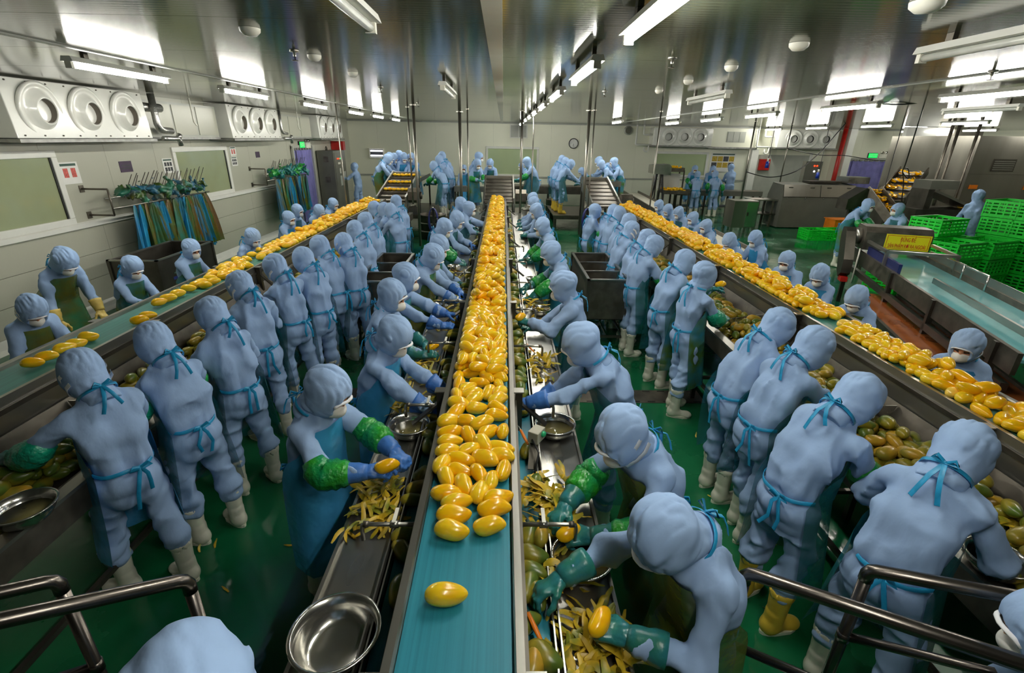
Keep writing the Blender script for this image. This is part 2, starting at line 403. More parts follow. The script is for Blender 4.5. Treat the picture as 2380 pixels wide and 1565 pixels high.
# floor drain channel
dr = thing('floor_drain', 'dark slotted steel drain channel set across the green floor', 'drain', (0, 4.66, 0))
MB().box(-2.1, 2.2, -0.14, 0.14, -0.02, 0.004).build('cover_plate', 'steel_worn', dr)
sl = MB()
for k in range(26):
    for s in (-0.115, 0.115): sl.box(-2.05 + k * 0.165, -1.97 + k * 0.165, s - 0.010, s + 0.010, 0.004, 0.0055)
sl.build('slot', 'hole_shade', dr)['kind'] = 'stuff'  # near-black strips on the plate give the shade in the slots

# ------------------------------------------------------------------ ceiling lamps
def lamp_proto(lit):
    t = thing('tube_light', 'x', 'light')
    MB().prism([(-0.035, 0.06), (0.035, 0.06), (0.05, 0.022), (-0.05, 0.022)], 'y', -0.62, 0.62).build('housing', 'white_plain', t)
    b = MB(); b.tube([(0, -0.585, 0.0), (0, 0.585, 0.0)], 0.021, 8); b.build('tube', 'tube_lit' if lit else 'tube_off', t)
    for s in (-0.60, 0.60): MB().cbox((0, s, 0.005), (0.05, 0.03, 0.06)).build('end_cap', 'plastic_white', t)
    for s in (-0.42, 0.42): MB().cbox((0, s, 0.082), (0.03, 0.05, 0.044)).build('mount', 'steel_dark', t)
    return t
PL, PO = lamp_proto(True), lamp_proto(False)
LAMPS = []
def lamps(X, ys, lit, where):
    for i, y in enumerate(ys):
        o = copy_tree(PL if lit else PO); o.location = (X * 1.078, y * 1.078, ZC - 0.105)
        n = ordw(i + 1) if len(ys) > 1 else 'single'
        o['label'] = ('%s lit fluorescent tube %s' if lit else '%s switched-off fluorescent tube %s') % (n, where); o['group'] = 'fluorescent tubes under the ceiling'
lamps(-3.2, (4.68, 6.78, 9.15, 11.6, 13.6, 15.8), True, 'in the row above the left belt')
lamps(0.6, (.2, 2.15, 4.1, 6.15, 8.2, 10.15, 12.1, 14.1, 16.1, 18.1), True, 'in the slanting row right of centre')
lamps(4.62, (2.95, 5.05, 7.1, 9.5, 11.75, 14.4), True, 'in the row beyond the right belt')
lamps(9.7, (11.0, 13.6, 16.2, 18.8), True, 'in the row above the green crates and washer')
lamps(14.2, (15.5, 18.0), True, 'over the far right corner')
lamps(3.1, (14.4,), True, 'beside the far blower pipes')
lamps(13.2, (11.6,), True, 'at the right edge near the freezer')
lamps(-0.6, (2.0, 5.9), False, 'left of the ceiling beam')
lamps(2.33, (2.5, 6.15), False, 'right of the slanting lit row')
lamps(6.4, (7.1,), False, 'above the sign conveyor')
for q in (PL, PO):
    for ch in list(q.children): bpy.data.objects.remove(ch)
    bpy.data.objects.remove(q)

# detectors, sprinklers, pipes to the ceiling
def ceil_dome(px, py, r, lab):
    p = at(px, py, ZC); o = MB().lathe([(0.0, -0.045), (r * 0.6, -0.04), (r * 0.95, -0.02), (r, 0.0)], 16).build('smoke_detector', 'plastic_white', None, (p.x, p.y, ZC - 0.001))
    tag(o, lab, 'detector', 'round ceiling detectors')
for q in ((580, 65, .06, 'white ceiling dome nearest the left lamp row'), (730, 128, .055, 'white ceiling dome beside the sprinkler left of the off tube'), (820, 168, .05, 'white ceiling dome left of centre, third back'),
          (1858, 100, .06, 'white ceiling dome between the bright tube and the off tube at right'), (1700, 153, .055, 'white ceiling dome right of the slanting lamp row'), (1600, 186, .05, 'small white ceiling dome behind two others right of centre'),
          (2157, 3, .07, 'white ceiling dome cut by the top edge of the picture'), (1532, 209, .05, 'small white ceiling dome far right of the slanting lamps')): ceil_dome(*q)
for i, (px, py, lab) in enumerate(((685, 128, 'small brass sprinkler head left of the off tube'), (1562, 145, 'small sprinkler head right of the slanting lamp row'), (2305, 175, 'dark sprinkler head in front of the far right tubes'),
                                   (885, 208, 'tiny sprinkler head above the left machine'), (1405, 218, 'tiny sprinkler head right of the far slanting lamps'), (972, 243, 'tiny sprinkler head by the hanging pipes'))):
    p = at(px, py, ZC - 0.03); t = thing('sprinkler', lab, 'sprinkler', (p.x, p.y, ZC), 0, 'ceiling sprinklers')
    MB().lathe([(0.035, 0), (0.035, -0.008), (0.012, -0.012), (0.012, -0.04)], 10).build('rose', 'steel', t)
    MB().lathe([(0.004, -0.035), (0.004, -0.062), (0.026, -0.064), (0.026, -0.068), (0.0, -0.068)], 10).build('deflector', 'steel_dark', t)
POLES = [(950, 300, 11.6, .018, 1.15, 'thin steel pipe hanging from the ceiling left of the thick left pole'), (963, 300, 10.8, .030, 0.35, 'thick steel pole rising beside the left mango elevator'),
         (1069, 300, 13.2, .040, 0.0, 'wide grey pole standing behind the bending worker'), (1087, 300, 11.9, .016, 0.2, 'thin bright pipe left of the centre conveyor end'),
         (1213, 300, 12.2, .030, 0.9, 'thick steel pole right of the centre elevator'), (1240, 300, 12.6, .016, 0.3, 'thin bright pipe just right of the centre pole'),
         (1364, 350, 11.6, .034, 0.3, 'thick steel pole left of the right elevator'), (1376, 350, 11.4, .016, 0.2, 'thin bright pipe beside the right thick pole'),
         (1526, 350, 11.4, .016, 0.5, 'thin pipe dropping to the far end of the right belt'), (786, 300, 10.6, .016, 0.3, 'thin leaning pipe in front of the electrical cabinet'),
         (1822, 380, 17.2, .022, 1.1, 'pipe rising from the washer inlet'), (1738, 380, 15.6, .024, 0.9, 'pipe above the steel box cabinet')]
for px, py, Y, r, z0, lab in POLES:
    X = aty(px, py, Y).x
    o = MB().tube([(0, 0, z0), (0, 0, ZC)], r, 10).lathe([(r * 2.2, ZC - 0.012), (r * 2.2, ZC)], 12).build('ceiling_pipe', 'steel_brushed', None, (X, Y, 0))
    tag(o, lab, 'pipe', 'pipes dropping from the ceiling')
# ------------------------------------------------------------------ implicit-surface modeller
_rs = np.random.RandomState(3)
_LAT = _rs.rand(32, 32, 32).astype(np.float32) * 2 - 1
def vnoise(P):
    """smooth lattice noise, P (...,3) -> -1..1"""
    i = np.floor(P).astype(np.int32); f = P - i; f = f * f * (3 - 2 * f)
    i0 = i & 31; i1 = (i + 1) & 31
    x0, y0, z0 = i0[..., 0], i0[..., 1], i0[..., 2]; x1, y1, z1 = i1[..., 0], i1[..., 1], i1[..., 2]
    fx, fy, fz = f[..., 0], f[..., 1], f[..., 2]
    a = _LAT[x0, y0, z0] * (1 - fx) + _LAT[x1, y0, z0] * fx; b = _LAT[x0, y1, z0] * (1 - fx) + _LAT[x1, y1, z0] * fx
    c = _LAT[x0, y0, z1] * (1 - fx) + _LAT[x1, y0, z1] * fx; d = _LAT[x0, y1, z1] * (1 - fx) + _LAT[x1, y1, z1] * fx
    a = a * (1 - fy) + b * fy; c = c * (1 - fy) + d * fy
    return a * (1 - fz) + c * fz
class Field:
    def __init__(s, lo, hi, cell):
        s.lo = np.array(lo, np.float32); s.c = cell
        s.n = np.maximum(4, np.ceil((np.array(hi) - lo) / cell).astype(int) + 1)
        s.ax = [s.lo[i] + cell * np.arange(s.n[i], dtype=np.float32) for i in range(3)]
        s.d = np.full(s.n, 9.0, np.float32); s.mg = 0.06 + 2 * cell
    def _sl(s, lo, hi):
        a = np.clip(np.floor((np.array(lo) - s.lo) / s.c).astype(int), 0, s.n - 1); b = np.clip(np.ceil((np.array(hi) - s.lo) / s.c).astype(int) + 1, 1, s.n)
        return tuple(slice(int(a[i]), int(max(b[i], a[i] + 1))) for i in range(3))
    def _pts(s, sl):
        X, Y, Z = np.meshgrid(s.ax[0][sl[0]], s.ax[1][sl[1]], s.ax[2][sl[2]], indexing='ij'); return X, Y, Z
    def _mix(s, sl, d, k, mode):
        o = s.d[sl]
        if mode == 'u':
            if k > 0:
                h = np.clip(0.5 + 0.5 * (o - d) / k, 0, 1); r = o * (1 - h) + d * h - k * h * (1 - h)
                r = np.where(o > 5, d, r)
            else: r = np.minimum(o, d)
        else:   # subtract
            d = -d
            h = np.clip(0.5 - 0.5 * (o - d) / max(k, 1e-5), 0, 1); r = o * (1 - h) + d * h + k * h * (1 - h)
        s.d[sl] = r
    def cap(s, a, b, ra, rb, k=0.03, mode='u', fold=None):
        a = np.array(a, np.float32); b = np.array(b, np.float32); m = max(ra, rb) + s.mg
        sl = s._sl(np.minimum(a, b) - m, np.maximum(a, b) + m); X, Y, Z = s._pts(sl)
        ba = b - a; L = max(float(ba @ ba), 1e-9)
        t = np.clip(((X - a[0]) * ba[0] + (Y - a[1]) * ba[1] + (Z - a[2]) * ba[2]) / L, 0, 1)
        d = np.sqrt((X - a[0] - t * ba[0]) ** 2 + (Y - a[1] - t * ba[1]) ** 2 + (Z - a[2] - t * ba[2]) ** 2) - (ra + (rb - ra) * t)
        if fold:
            fr, am, w0, w1, ph = fold; Ln = math.sqrt(L); e = ba / Ln; h = np.array([0.31, .87, .38], np.float32); e1 = np.cross(e, h); e1 /= np.linalg.norm(e1); e2 = np.cross(e, e1)
            px, py, pz = X - a[0] - t * ba[0], Y - a[1] - t * ba[1], Z - a[2] - t * ba[2]; r = (ra + rb) / 2
            q1 = (px * e1[0] + py * e1[1] + pz * e1[2]) / r; q2 = (px * e2[0] + py * e2[1] + pz * e2[2]) / r
            w = (w0 + (w1 - w0) * t) * np.clip(.45 + .6 * np.sin(2.1 * q1 + 1.3 * q2 + ph + 5 * t), 0, 1)
            d = d - am * w * (np.abs(np.sin(math.pi * fr * t * Ln + 1.7 * q1 + 1.2 * np.sin(1.9 * q2 + ph) + ph)) ** .8 * 2 - 1.1)
        s._mix(sl, d, k, mode); return s
    def ell(s, c, r, k=0.03, M=None, mode='u'):
        c = np.array(c, np.float32); m = max(r) + s.mg; sl = s._sl(c - m, c + m); X, Y, Z = s._pts(sl)
        x, y, z = X - c[0], Y - c[1], Z - c[2]
        if M is not None: M = np.array(M, np.float32); x, y, z = (M[0, 0] * x + M[1, 0] * y + M[2, 0] * z, M[0, 1] * x + M[1, 1] * y + M[2, 1] * z, M[0, 2] * x + M[1, 2] * y + M[2, 2] * z)
        k0 = np.sqrt((x / r[0]) ** 2 + (y / r[1]) ** 2 + (z / r[2]) ** 2); k1 = np.sqrt((x / r[0] ** 2) ** 2 + (y / r[1] ** 2) ** 2 + (z / r[2] ** 2) ** 2) + 1e-6
        s._mix(sl, k0 * (k0 - 1) / k1, k, mode); return s
    def cutz(s, z): s.d = np.maximum(s.d, (z - s.ax[2])[None, None, :]); return s
    def cutztop(s, z): s.d = np.maximum(s.d, (s.ax[2] - z)[None, None, :]); return s
    def noise(s, amp, freq, off=0.0, ridged=False, mask=None):
        idx = np.nonzero(np.abs(s.d) < s.c * 2.5 + abs(amp))
        P = np.stack([s.ax[i][idx[i]] for i in range(3)], -1)
        Pw = P + (.03 * np.stack([vnoise(P * 4 + 11), vnoise(P * 4 + 17), vnoise(P * 4 + 23)], -1) if ridged else 0)
        n = vnoise(Pw * np.array(freq, np.float32) + off)
        if ridged: n = 1 - 2 * np.minimum(1, np.abs(n) * 2.1) ** 0.85
        if mask is not None: n = n * mask(P)
        s.d[idx] += amp * n; return s
    def mesh(s):
        """surface nets"""
        d = s.d; sg = d < 0
        acc = np.zeros(tuple(x - 1 for x in d.shape) + (3,), np.float32); cnt = np.zeros(tuple(x - 1 for x in d.shape), np.float32)
        nx, ny, nz = d.shape
        quads = []
        for ax in range(3):
            o = [0, 0, 0]; o[ax] = 1
            A = d[:nx - o[0], :ny - o[1], :nz - o[2]]; B = d[o[0]:, o[1]:, o[2]:]
            sa = sg[:nx - o[0], :ny - o[1], :nz - o[2]]; sb = sg[o[0]:, o[1]:, o[2]:]
            I = np.nonzero(sa != sb)
            a = A[I]; b = B[I]; t = a / (a - b)
            P = np.stack(I, -1).astype(np.float32); P[:, ax] += t
            u, v = [q for q in range(3) if q != ax]
            inn = (np.array(I[u]) > 0) & (np.array(I[u]) < d.shape[u] - 1) & (np.array(I[v]) > 0) & (np.array(I[v]) < d.shape[v] - 1)
            cells = []
            for du, dv in ((-1, -1), (0, -1), (0, 0), (-1, 0)):
                J = [np.array(q) for q in I]; J[u] = J[u] + du; J[v] = J[v] + dv
                ok = (J[u] >= 0) & (J[u] < d.shape[u] - 1) & (J[v] >= 0) & (J[v] < d.shape[v] - 1)
                Jk = tuple(q[ok] for q in J)
                np.add.at(acc, Jk, P[ok]); np.add.at(cnt, Jk, 1); cells.append(J)
            ids = np.stack([np.ravel_multi_index(tuple(q[inn] for q in J), cnt.shape) for J in cells], -1)
            flip = sa[I][inn]
            if ax == 1: flip = ~flip
            ids[~flip] = ids[~flip][:, ::-1]
            quads.append(ids)
        act = np.nonzero(cnt.ravel() > 0)[0]
        V = acc.reshape(-1, 3)[act] / cnt.ravel()[act][:, None]
        V = V * s.c + s.lo
        mp = np.full(cnt.size, -1, np.int64); mp[act] = np.arange(len(act))
        Q = mp[np.concatenate(quads)]
        return V, Q
def smooth_mesh(V, Q, it=1, lam=0.5):
    n = len(V); V = V.astype(np.float64)
    E = np.concatenate([Q[:, [0, 1]], Q[:, [1, 2]], Q[:, [2, 3]], Q[:, [3, 0]]])
    for _ in range(it):
        A = np.zeros((n, 3)); C = np.zeros(n)
        for q in range(3): A[:, q] = np.bincount(E[:, 0], V[E[:, 1], q], n) + np.bincount(E[:, 1], V[E[:, 0], q], n)
        C = np.bincount(E[:, 0], minlength=n) + np.bincount(E[:, 1], minlength=n)
        V = V * (1 - lam) + lam * A / np.maximum(C, 1)[:, None]
    return V
# ------------------------------------------------------------------ people: shared pieces
def head_mesh(cell, seed):
    rs = np.random.RandomState(seed); off = rs.rand(3) * 20
    # hood
    F = Field((-.17, -.22, -.26), (.17, .19, .19), cell)
    F.ell((0, -.010, .020), (.100, .122, .114), 0)
    F.ell((0, -.034, .040), (.095, .110, .096), .04)
    F.ell((0, .03, -.045), (.084, .094, .083), .05)
    F.cap((0, -.02, -.09), (0, -.03, -.175), .076, .082, .05)
    F.noise(.007, (9, 9, 9), off)
    F.noise(.0046, (34, 8, 15), off + 5, True, lambda P: np.clip((P[:, 2] + .06) * 12, 0, 1))
    F.noise(.0042, (13, 13, 40), off + 9, True, lambda P: np.clip((-.02 - P[:, 2]) * 10, 0, 1))
    F.ell((0, .125, -.012), (.068, .075, .066), .012, mode='s')
    F.cap((0, 0, -.05), (0, .02, .0), .078, .078, .004, 's')
    F.cutz(-.20)
    V, Q = F.mesh(); V = smooth_mesh(V, Q, 1, .35)
    hood = mesh_np('hood', V, Q, 'hood_fabric')
    return hood
def mask_mesh(cell):
    F = Field((-.1, -.02, -.14), (.1, .17, .03), cell)
    F.ell((0, .072, -.058), (.066, .056, .052), 0); F.ell((0, .11, -.05), (.03, .03, .036), .03)
    F.cap((0, .0, -.05), (0, .05, -.055), .05, .045, .005, 's')
    V, Q = F.mesh(); return mesh_np('face_mask', V, Q, 'mask_white')
def band_mesh():
    b = MB(); pts = []
    for k in range(13):
        a = math.pi * (0.05 + .90 * k / 12)
        x = -.074 * math.cos(a); z = -.010 + .062 * math.sin(a); y = .128 - 5.2 * x * x * 1.6 - .25 * (z - .02)
        y = min(y, .118); pts.append((x, y - .004, z))
    b.tube(pts, [.009] * len(pts), 8, flat=(1.0, 0.55)); return b.mesh('hood_band', 'band_white')
def face_geo(cell):
    F = Field((-.1, -.1, -.15), (.1, .15, .14), cell)
    F.ell((0, 0, .01), (.08, .1, .108), 0); F.ell((0, .03, -.05), (.064, .068, .07), .03)
    F.cap((0, .092, .012), (0, .108, -.022), .008, .0115, .010)
    for s in (-1, 1): F.ell((s * .032, .097, .008), (.017, .012, .010), .006, mode='s'); F.ell((s * .032, .083, .006), (.015, .014, .011), .002); F.cap((s * .016, .098, .028), (s * .046, .088, .026), .006, .005, .006)
    F.cap((0, 0, -.06), (0, -.03, -.17), .056, .06, .03)
    V, Q = F.mesh()
    C = V[Q].mean(1)
    mi = np.where((np.abs(np.abs(C[:, 0]) - .032) < .017) & (np.abs(C[:, 2] - .006) < .008) & (C[:, 1] > .07), 1, 0)
    mi = np.where((np.abs(np.abs(C[:, 0]) - .032) < .020) & (np.abs(C[:, 2] - .0285) < .0055) & (C[:, 1] > .07), 1, mi)
    return V, Q, mi
def boot_mesh(cell, m):
    F = Field((-.08, -.11, -.02), (.08, .2, .37), cell)
    F.cap((0, 0, .07), (0, -.005, .31), .046, .062, 0); F.ell((0, 0, .31), (.064, .064, .05), .02)
    F.cap((0, -.02, .042), (0, .12, .034), .040, .034, .04); F.ell((0, .125, .03), (.043, .055, .036), .025)
    F.ell((0, -.035, .06), (.045, .045, .06), .03)
    for z in (.10, .125, .15): F.cap((0, -.006, z), (0, -.010, z), .053, .053, .002)
    F.cap((0, -.005, .30), (0, -.005, .40), .054, .058, .003, 's')
    F.cutz(.004)
    F.cutztop(.335)
    V, Q = F.mesh(); return mesh_np('boot', V, Q, m)
def sole_mesh():
    b = MB(); P = []
    for k in range(16):
        a = 2 * math.pi * k / 16; y = .045 + .125 * math.sin(a); w = .052 if y > .06 else .044
        P.append((w * math.cos(a), y))
    return b.prism(P, 'z', 0.0, .022).mesh('sole', 'boot_white')
def hand_mesh(cell, pose, m):
    """right hand, wrist at origin, fingers along +Y, back of hand +Z, thumb towards -X"""
    F = Field((-.1, -.14, -.12), (.09, .21, .06), cell)
    F.cap((0, -.12, 0), (0, .0, 0), .036, .029, 0)
    F.ell((-.002, .045, -.003), (.041, .055, .019), .03); F.ell((0, .075, -.003), (.042, .022, .016), .015)
    curl = {'flat': (8, 12, 10), 'curl': (28, 38, 26), 'grip': (46, 58, 34)}[pose]
    for i, (x, L) in enumerate(((-.031, .074), (-.011, .083), (.011, .077), (.030, .061))):
        p = np.array([x, .088 - abs(x + .005) * .22, 0.]); a = 0.; sp = (x) * 2.2
        for j, fr in enumerate((.45, .31, .24)):
            a += curl[j] + i * 2
            q = p + L * fr * np.array([math.sin(R(sp * 3)) * .35, math.cos(R(a)), -math.sin(R(a))]); r0 = .0103 - .0012 * j
            F.cap(p, q, r0, r0 - .001, .004 if j else .010); p = q
    tp = [np.array([-.026, .012, -.006]), np.array([-.052, .045, -.018]), np.array([-.060, .075, -.030 if pose == 'flat' else -.045]), np.array([-.052, .098, -.036 if pose == 'flat' else -.062])]
    F.cap(tp[0], tp[1], .018, .0135, .015); F.cap(tp[1], tp[2], .0125, .011, .006); F.cap(tp[2], tp[3], .011, .0095, .004)
    F.noise(.0016, (60, 26, 60), 4., True)
    V, Q = F.mesh(); me = mesh_np('glove', V, Q, m)
    V2 = V.copy(); V2[:, 0] *= -1; me2 = mesh_np('glove', V2, Q[:, ::-1], m)
    return me, me2
HOODS = {0: [head_mesh(.0075, s) for s in (1, 2, 3, 4)], 1: [head_mesh(.013, s) for s in (5, 6, 7)]}
MASKS = {0: mask_mesh(.006), 1: mask_mesh(.011)}
BAND = band_mesh()
FACES = {0: face_geo(.0055), 1: face_geo(.011)}
BOOTS = {(l, m): boot_mesh((.009, .016)[l], m) for l in (0, 1) for m in ('boot_white', 'boot_yellow')}
SOLE = sole_mesh()
HANDS = {}
for _l, _c in ((0, .0055), (1, .011)):
    for _p in ('flat', 'curl', 'grip'):
        for _m in ('glove_blue', 'glove_teal', 'glove_yellow', 'skin'):
            if _l == 1 and _p == 'flat' and _m != 'skin': HANDS[(_l, _p, _m)] = None; continue
            HANDS[(_l, _p, _m)] = hand_mesh(_c, _p, _m)
for k in list(HANDS):
    if HANDS[k] is None: HANDS[k] = HANDS[(1, 'curl', k[2])]

def nv(*a): return np.array(a, float)
def rotx(v, a):   # tilt forward (towards +Y) by a degrees
    c, s = math.cos(R(a)), math.sin(R(a)); return nv(v[0], v[1] * c + v[2] * s, -v[1] * s + v[2] * c)
def rotz(v, a):
    c, s = math.cos(R(a)), math.sin(R(a)); return nv(v[0] * c - v[1] * s, v[0] * s + v[1] * c, v[2])
def pose_joints(sp):
    """joint positions in the person's own frame: +Y forward, +X right, feet at z=0 (for a 1.6 m figure)"""
    b, b2, hp, hy, tw, ln = sp['bend'], sp['bend2'], sp['hp'], sp['hy'], sp['twist'], sp['lean']
    J = {}
    st = sp['stance']
    J['pel'] = nv(ln * .5, -.18 * math.sin(R(b)) , .885)
    ch = J['pel'] + rotz(rotx((0, 0, .27), b), tw * .4) + nv(ln * .3, 0, 0)
    J['chest'] = ch
    sh = ch + rotz(rotx((0, 0, .17), b + b2), tw); J['sh'] = sh
    for s, n in ((-1, 'L'), (1, 'R')):
        J['sh' + n] = sh + rotz(rotx((s * .136, .015, -.026), b + b2 * .5), tw)
        J['hip' + n] = J['pel'] + nv(s * .074, 0, -.04)
        fx, fy, fa = st[n]; J['ft' + n] = nv(fx, fy, 0)
        an = J['ft' + n] + nv(0, 0, .33); J['bt' + n] = an
        J['kn' + n] = (J['hip' + n] + an) * .5 + nv(s * .012, .045, .02)
    nk = sh + rotz(rotx((0, 0.01, .055), b + b2 + hp * .2), tw); J['nk'] = nk
    J['head'] = nk + rotz(rotx((0, .035, .135), b * .35 + b2 * .5 + hp * .45), tw + hy * .3)
    return J
def head_matrix(sp):
    return Matrix.Rotation(R(sp['twist'] * .6 + sp['hy']), 3, 'Z') @ Matrix.Rotation(-R(sp['hp']), 3, 'X') @ Matrix.Rotation(R(sp['tilt']), 3, 'Y')
def ik(a, t, l1, l2, hint):
    d = t - a; D = np.linalg.norm(d); mx = (l1 + l2) * .995
    if D > mx: t = a + d / D * mx; d = t - a; D = mx
    D = max(D, abs(l1 - l2) + .02)
    x = (l1 * l1 - l2 * l2 + D * D) / (2 * D); h = math.sqrt(max(1e-6, l1 * l1 - x * x)); u = d / np.linalg.norm(d)
    p = hint - u * (hint @ u); p /= np.linalg.norm(p) + 1e-9
    return a + u * x + p * h, a + u * D
DEF = dict(bend=14, bend2=14, hp=38, hy=0, twist=0, lean=0, tilt=0, lod=0, cell=.018, apron='apron_teal', sleeve=None, glove='glove_teal', boots='boot_white',
           hands=None, hpose=('curl', 'curl'), ties=True, mask=True, scale=None, arm='work', strap=False, apron_on=True, gaunt=False)
PEOPLE = []
def ribbon(b, pts, w, nrm):
    """flat strip along pts, width vector roughly perpendicular to nrm"""
    pts = [Vector(p) for p in pts]; A = []
    for i, p in enumerate(pts):
        d = (pts[min(i + 1, len(pts) - 1)] - pts[max(0, i - 1)]).normalized(); n = Vector(nrm[i] if isinstance(nrm, list) else nrm)
        x = d.cross(n)
        x = x.normalized() * w / 2 if x.length > 1e-5 else Vector((w / 2, 0, 0))
        nn = n.normalized() * .0015
        A.append([p - x + nn, p + x + nn, p + x - nn, p - x - nn, p - x + nn])
    b.grid(A)
def person(label, head, face, group=None, **kw):
    """head = world position of the head centre, face = heading in degrees (0 = +Y, away from camera; 90 = -X, left; -90 = right)"""
    sp = dict(DEF); sp.update(kw)
    rng = np.random.RandomState(abs(hash((round(head[0], 2), round(head[1], 2)))) % 99991)
    if 'stance' not in sp:
        j = rng.uniform(-.04, .04, 4); sp['stance'] = {'L': (-.105 + j[0], .02 + j[1], 8), 'R': (.105 + j[2], -.03 + j[3], -8)}
    J = pose_joints(sp)
    gz = sp.get('ground', 0.0)
    S = sp['scale'] or (head[2] - gz) / J['head'][2]
    hl = rotz(J['head'] * S, face)
    loc = (head[0] - hl[0], head[1] - hl[1], gz)
    t = thing('person', label, 'person', loc, R(face), group)
    cell = sp['cell']; lod = sp['lod']; rk = rng.rand(3) * 30
    for k in J: J[k] = J[k] * S
    # arms
    side = {'L': -1, 'R': 1}
    for n in 'LR':
        s = side[n]; sh = J['sh' + n]
        if sp['hands'] is not None: tg = nv(*sp['hands'][0 if n == 'L' else 1]) * 1.0
        elif sp['arm'] == 'work': tg = nv(s * .10 + rng.uniform(-.05, .05), sh[1] + .34 * S + rng.uniform(-.05, .06), sh[2] - .30 * S + rng.uniform(-.05, .05))
        elif sp['arm'] == 'down': tg = nv(s * .24, sh[1] + .06, sh[2] - .50 * S)
        elif sp['arm'] == 'reach': tg = nv(s * .08, sh[1] + .44 * S, sh[2] - .16 * S) if (n == 'R') == (sp.get('rs', 'R') == 'R') else nv(s * .12, sh[1] + .26 * S, sh[2] - .34 * S)
        el, wr = ik(sh, tg, .265 * S, .235 * S, nv(s * .75, -.45, -.55)); J['el' + n], J['wr' + n] = el, wr
    lo = np.min([J[k] for k in J], 0) - .19; hi = np.max([J[k] for k in J], 0) + .19; lo[2] = .20 * S; hi[2] = J['nk'][2] + .17
    F = Field(lo, hi, cell)
    k = S
    ax = rotz(nv(1, 0, 0), sp['twist'])
    pel, ch, sh = J['pel'], J['chest'], J['sh']
    # trousers
    for n in 'LR':
        F.cap(J['hip' + n], J['kn' + n], .094 * k, .080 * k, .02, fold=(9 / k, .009 * k, .5, 1, rk[0] + (n == 'L') * 2)); F.cap(J['kn' + n], J['bt' + n] + nv(0, 0, -.03), .079 * k, .070 * k, .02, fold=(12 / k, .010 * k, 1, 1, rk[1] + (n == 'L') * 2))
        F.ell(J['bt' + n] + nv(0, 0, .045 * k), (.080 * k, .080 * k, .055 * k), .03)
    F.ell(pel + nv(0, -.02, -.03), (.138 * k, .110 * k, .11 * k), .05)
    # jacket: a loose sack gathered at the waist, with a short skirt over the hips
    for s in (-1, 1):
        F.cap(pel + nv(s * .052 * k, -.006, -.115 * k), pel + nv(s * .042 * k, 0, .06 * k), .100 * k, .084 * k, .006)
        F.cap(pel + nv(s * .046 * k, 0, .10 * k), ch + ax * s * .054 * k, .096 * k, .102 * k, .03)
        F.cap(ch + ax * s * .054 * k, sh + ax * s * .054 * k - nv(0, 0, .03 * k), .102 * k, .082 * k, .05)
    F.cap(J['shL'] - nv(0, 0, .012 * k), J['shR'] - nv(0, 0, .012 * k), .060 * k, .060 * k, .06)
    F.cap(sh, J['nk'], .082 * k, .080 * k, .06); F.cap(J['nk'], J['nk'] + (J['head'] - J['nk']) * .30, .080 * k, .074 * k, .03)
    for n in 'LR':
        el = J['el' + n]; wr = J['wr' + n]
        F.cap(J['sh' + n], el, .061 * k, .058 * k, .025, fold=(10 / k, .0065 * k, .45, 1, rk[2] + (n == 'L') * 2)); gq = .80 if (sp['gaunt'] or sp['sleeve']) else 1.0; F.cap(el, el + (wr - el) * .8, .058 * gq * k, .051 * gq * k, .018, fold=(13 / k, .007 * gq * gq * k, 1, .8, rk[0] + (n == 'L'))); F.cap(el + (wr - el) * .72, wr if gq == 1 else el + (wr - el) * .84, .056 * gq * k, .036 * gq * k, .02)
    # cloth folds: soft drapes on the back, bunching at knees, hem and elbows
    F.noise(.006 * k, (5.5, 5.5, 3.5), rk)
    lo_ = .80 * k; wz_ = pel[2] + .075 * k; tz_ = lo_ + .1 * k
    F.noise(.009 * k, (15, 15, 1.6), rk + 3, True, lambda P: np.exp(-((P[:, 2] - wz_) / (.13 * k)) ** 2))
    F.noise(-.0130 * k, (6.0, 6.0, 3.4), rk + 5, True, lambda P: np.clip((P[:, 2] - tz_) * 8, 0, 1))
    F.noise(-.0065 * k, (12, 12, 7), rk + 13, True, lambda P: np.clip((P[:, 2] - tz_) * 8, 0, 1))
    F.noise(-.0105 * k, (5.5, 5.5, 8), rk + 7, True, lambda P: np.clip((lo_ + .05 - P[:, 2]) * 8, 0, 1))
    V, Q = F.mesh()
    V = smooth_mesh(V, Q, 1, .2)
    # the head inside the hood, joined to the same skin
    HM = head_matrix(sp); HMn = np.array(HM)
    fv, fq, fm = FACES[lod]
    Vf = (fv * k) @ HMn.T + J['head']
    me = mesh_np('body', np.concatenate([V, Vf]), np.concatenate([Q, fq + len(V)]), ['fabric', 'skin', 'eye_dark'], True, np.concatenate([np.zeros(len(Q), int), fm + 1]))
    put('body', me, t)
    # hood, mask, band
    HM4 = Matrix.Translation(Vector(J['head'])) @ HM.to_4x4() @ Matrix.Scale(k, 4)
    hd = put('hood', HOODS[lod][rng.randint(len(HOODS[lod]))], t); hd.matrix_local = HM4
    if sp['mask']:
        mk = put('face_mask', MASKS[lod], t); mk.matrix_local = HM4
        if sp['strap']:
            for s in (-1, 1):
                for z0, z1 in ((-.03, .015), (-.075, -.05)):
                    b = MB()
                    ribbon(b, [(s * .066, .085, z0), (s * .099, .035, (z0 + z1) / 2), (s * .110, -.02, z1), (s * .098, -.06, z1 + .004)], .022, [(s, .7, 0), (s, .3, 0), (s, 0, 0), (s, -.6, 0)])
                    st = b.build('mask_strap', 'band_white', t); st.matrix_local = HM4
    bd = put('hood_band', BAND, t); bd.matrix_local = HM4
    # boots
    for n in 'LR':
        bo = put('boot', BOOTS[(lod, sp['boots'])], t, tuple(J['ft' + n]), (0, 0, R(sp['stance'][n][2]))); bo.scale = (k,) * 3
        if lod == 0: put('sole', SOLE, bo)
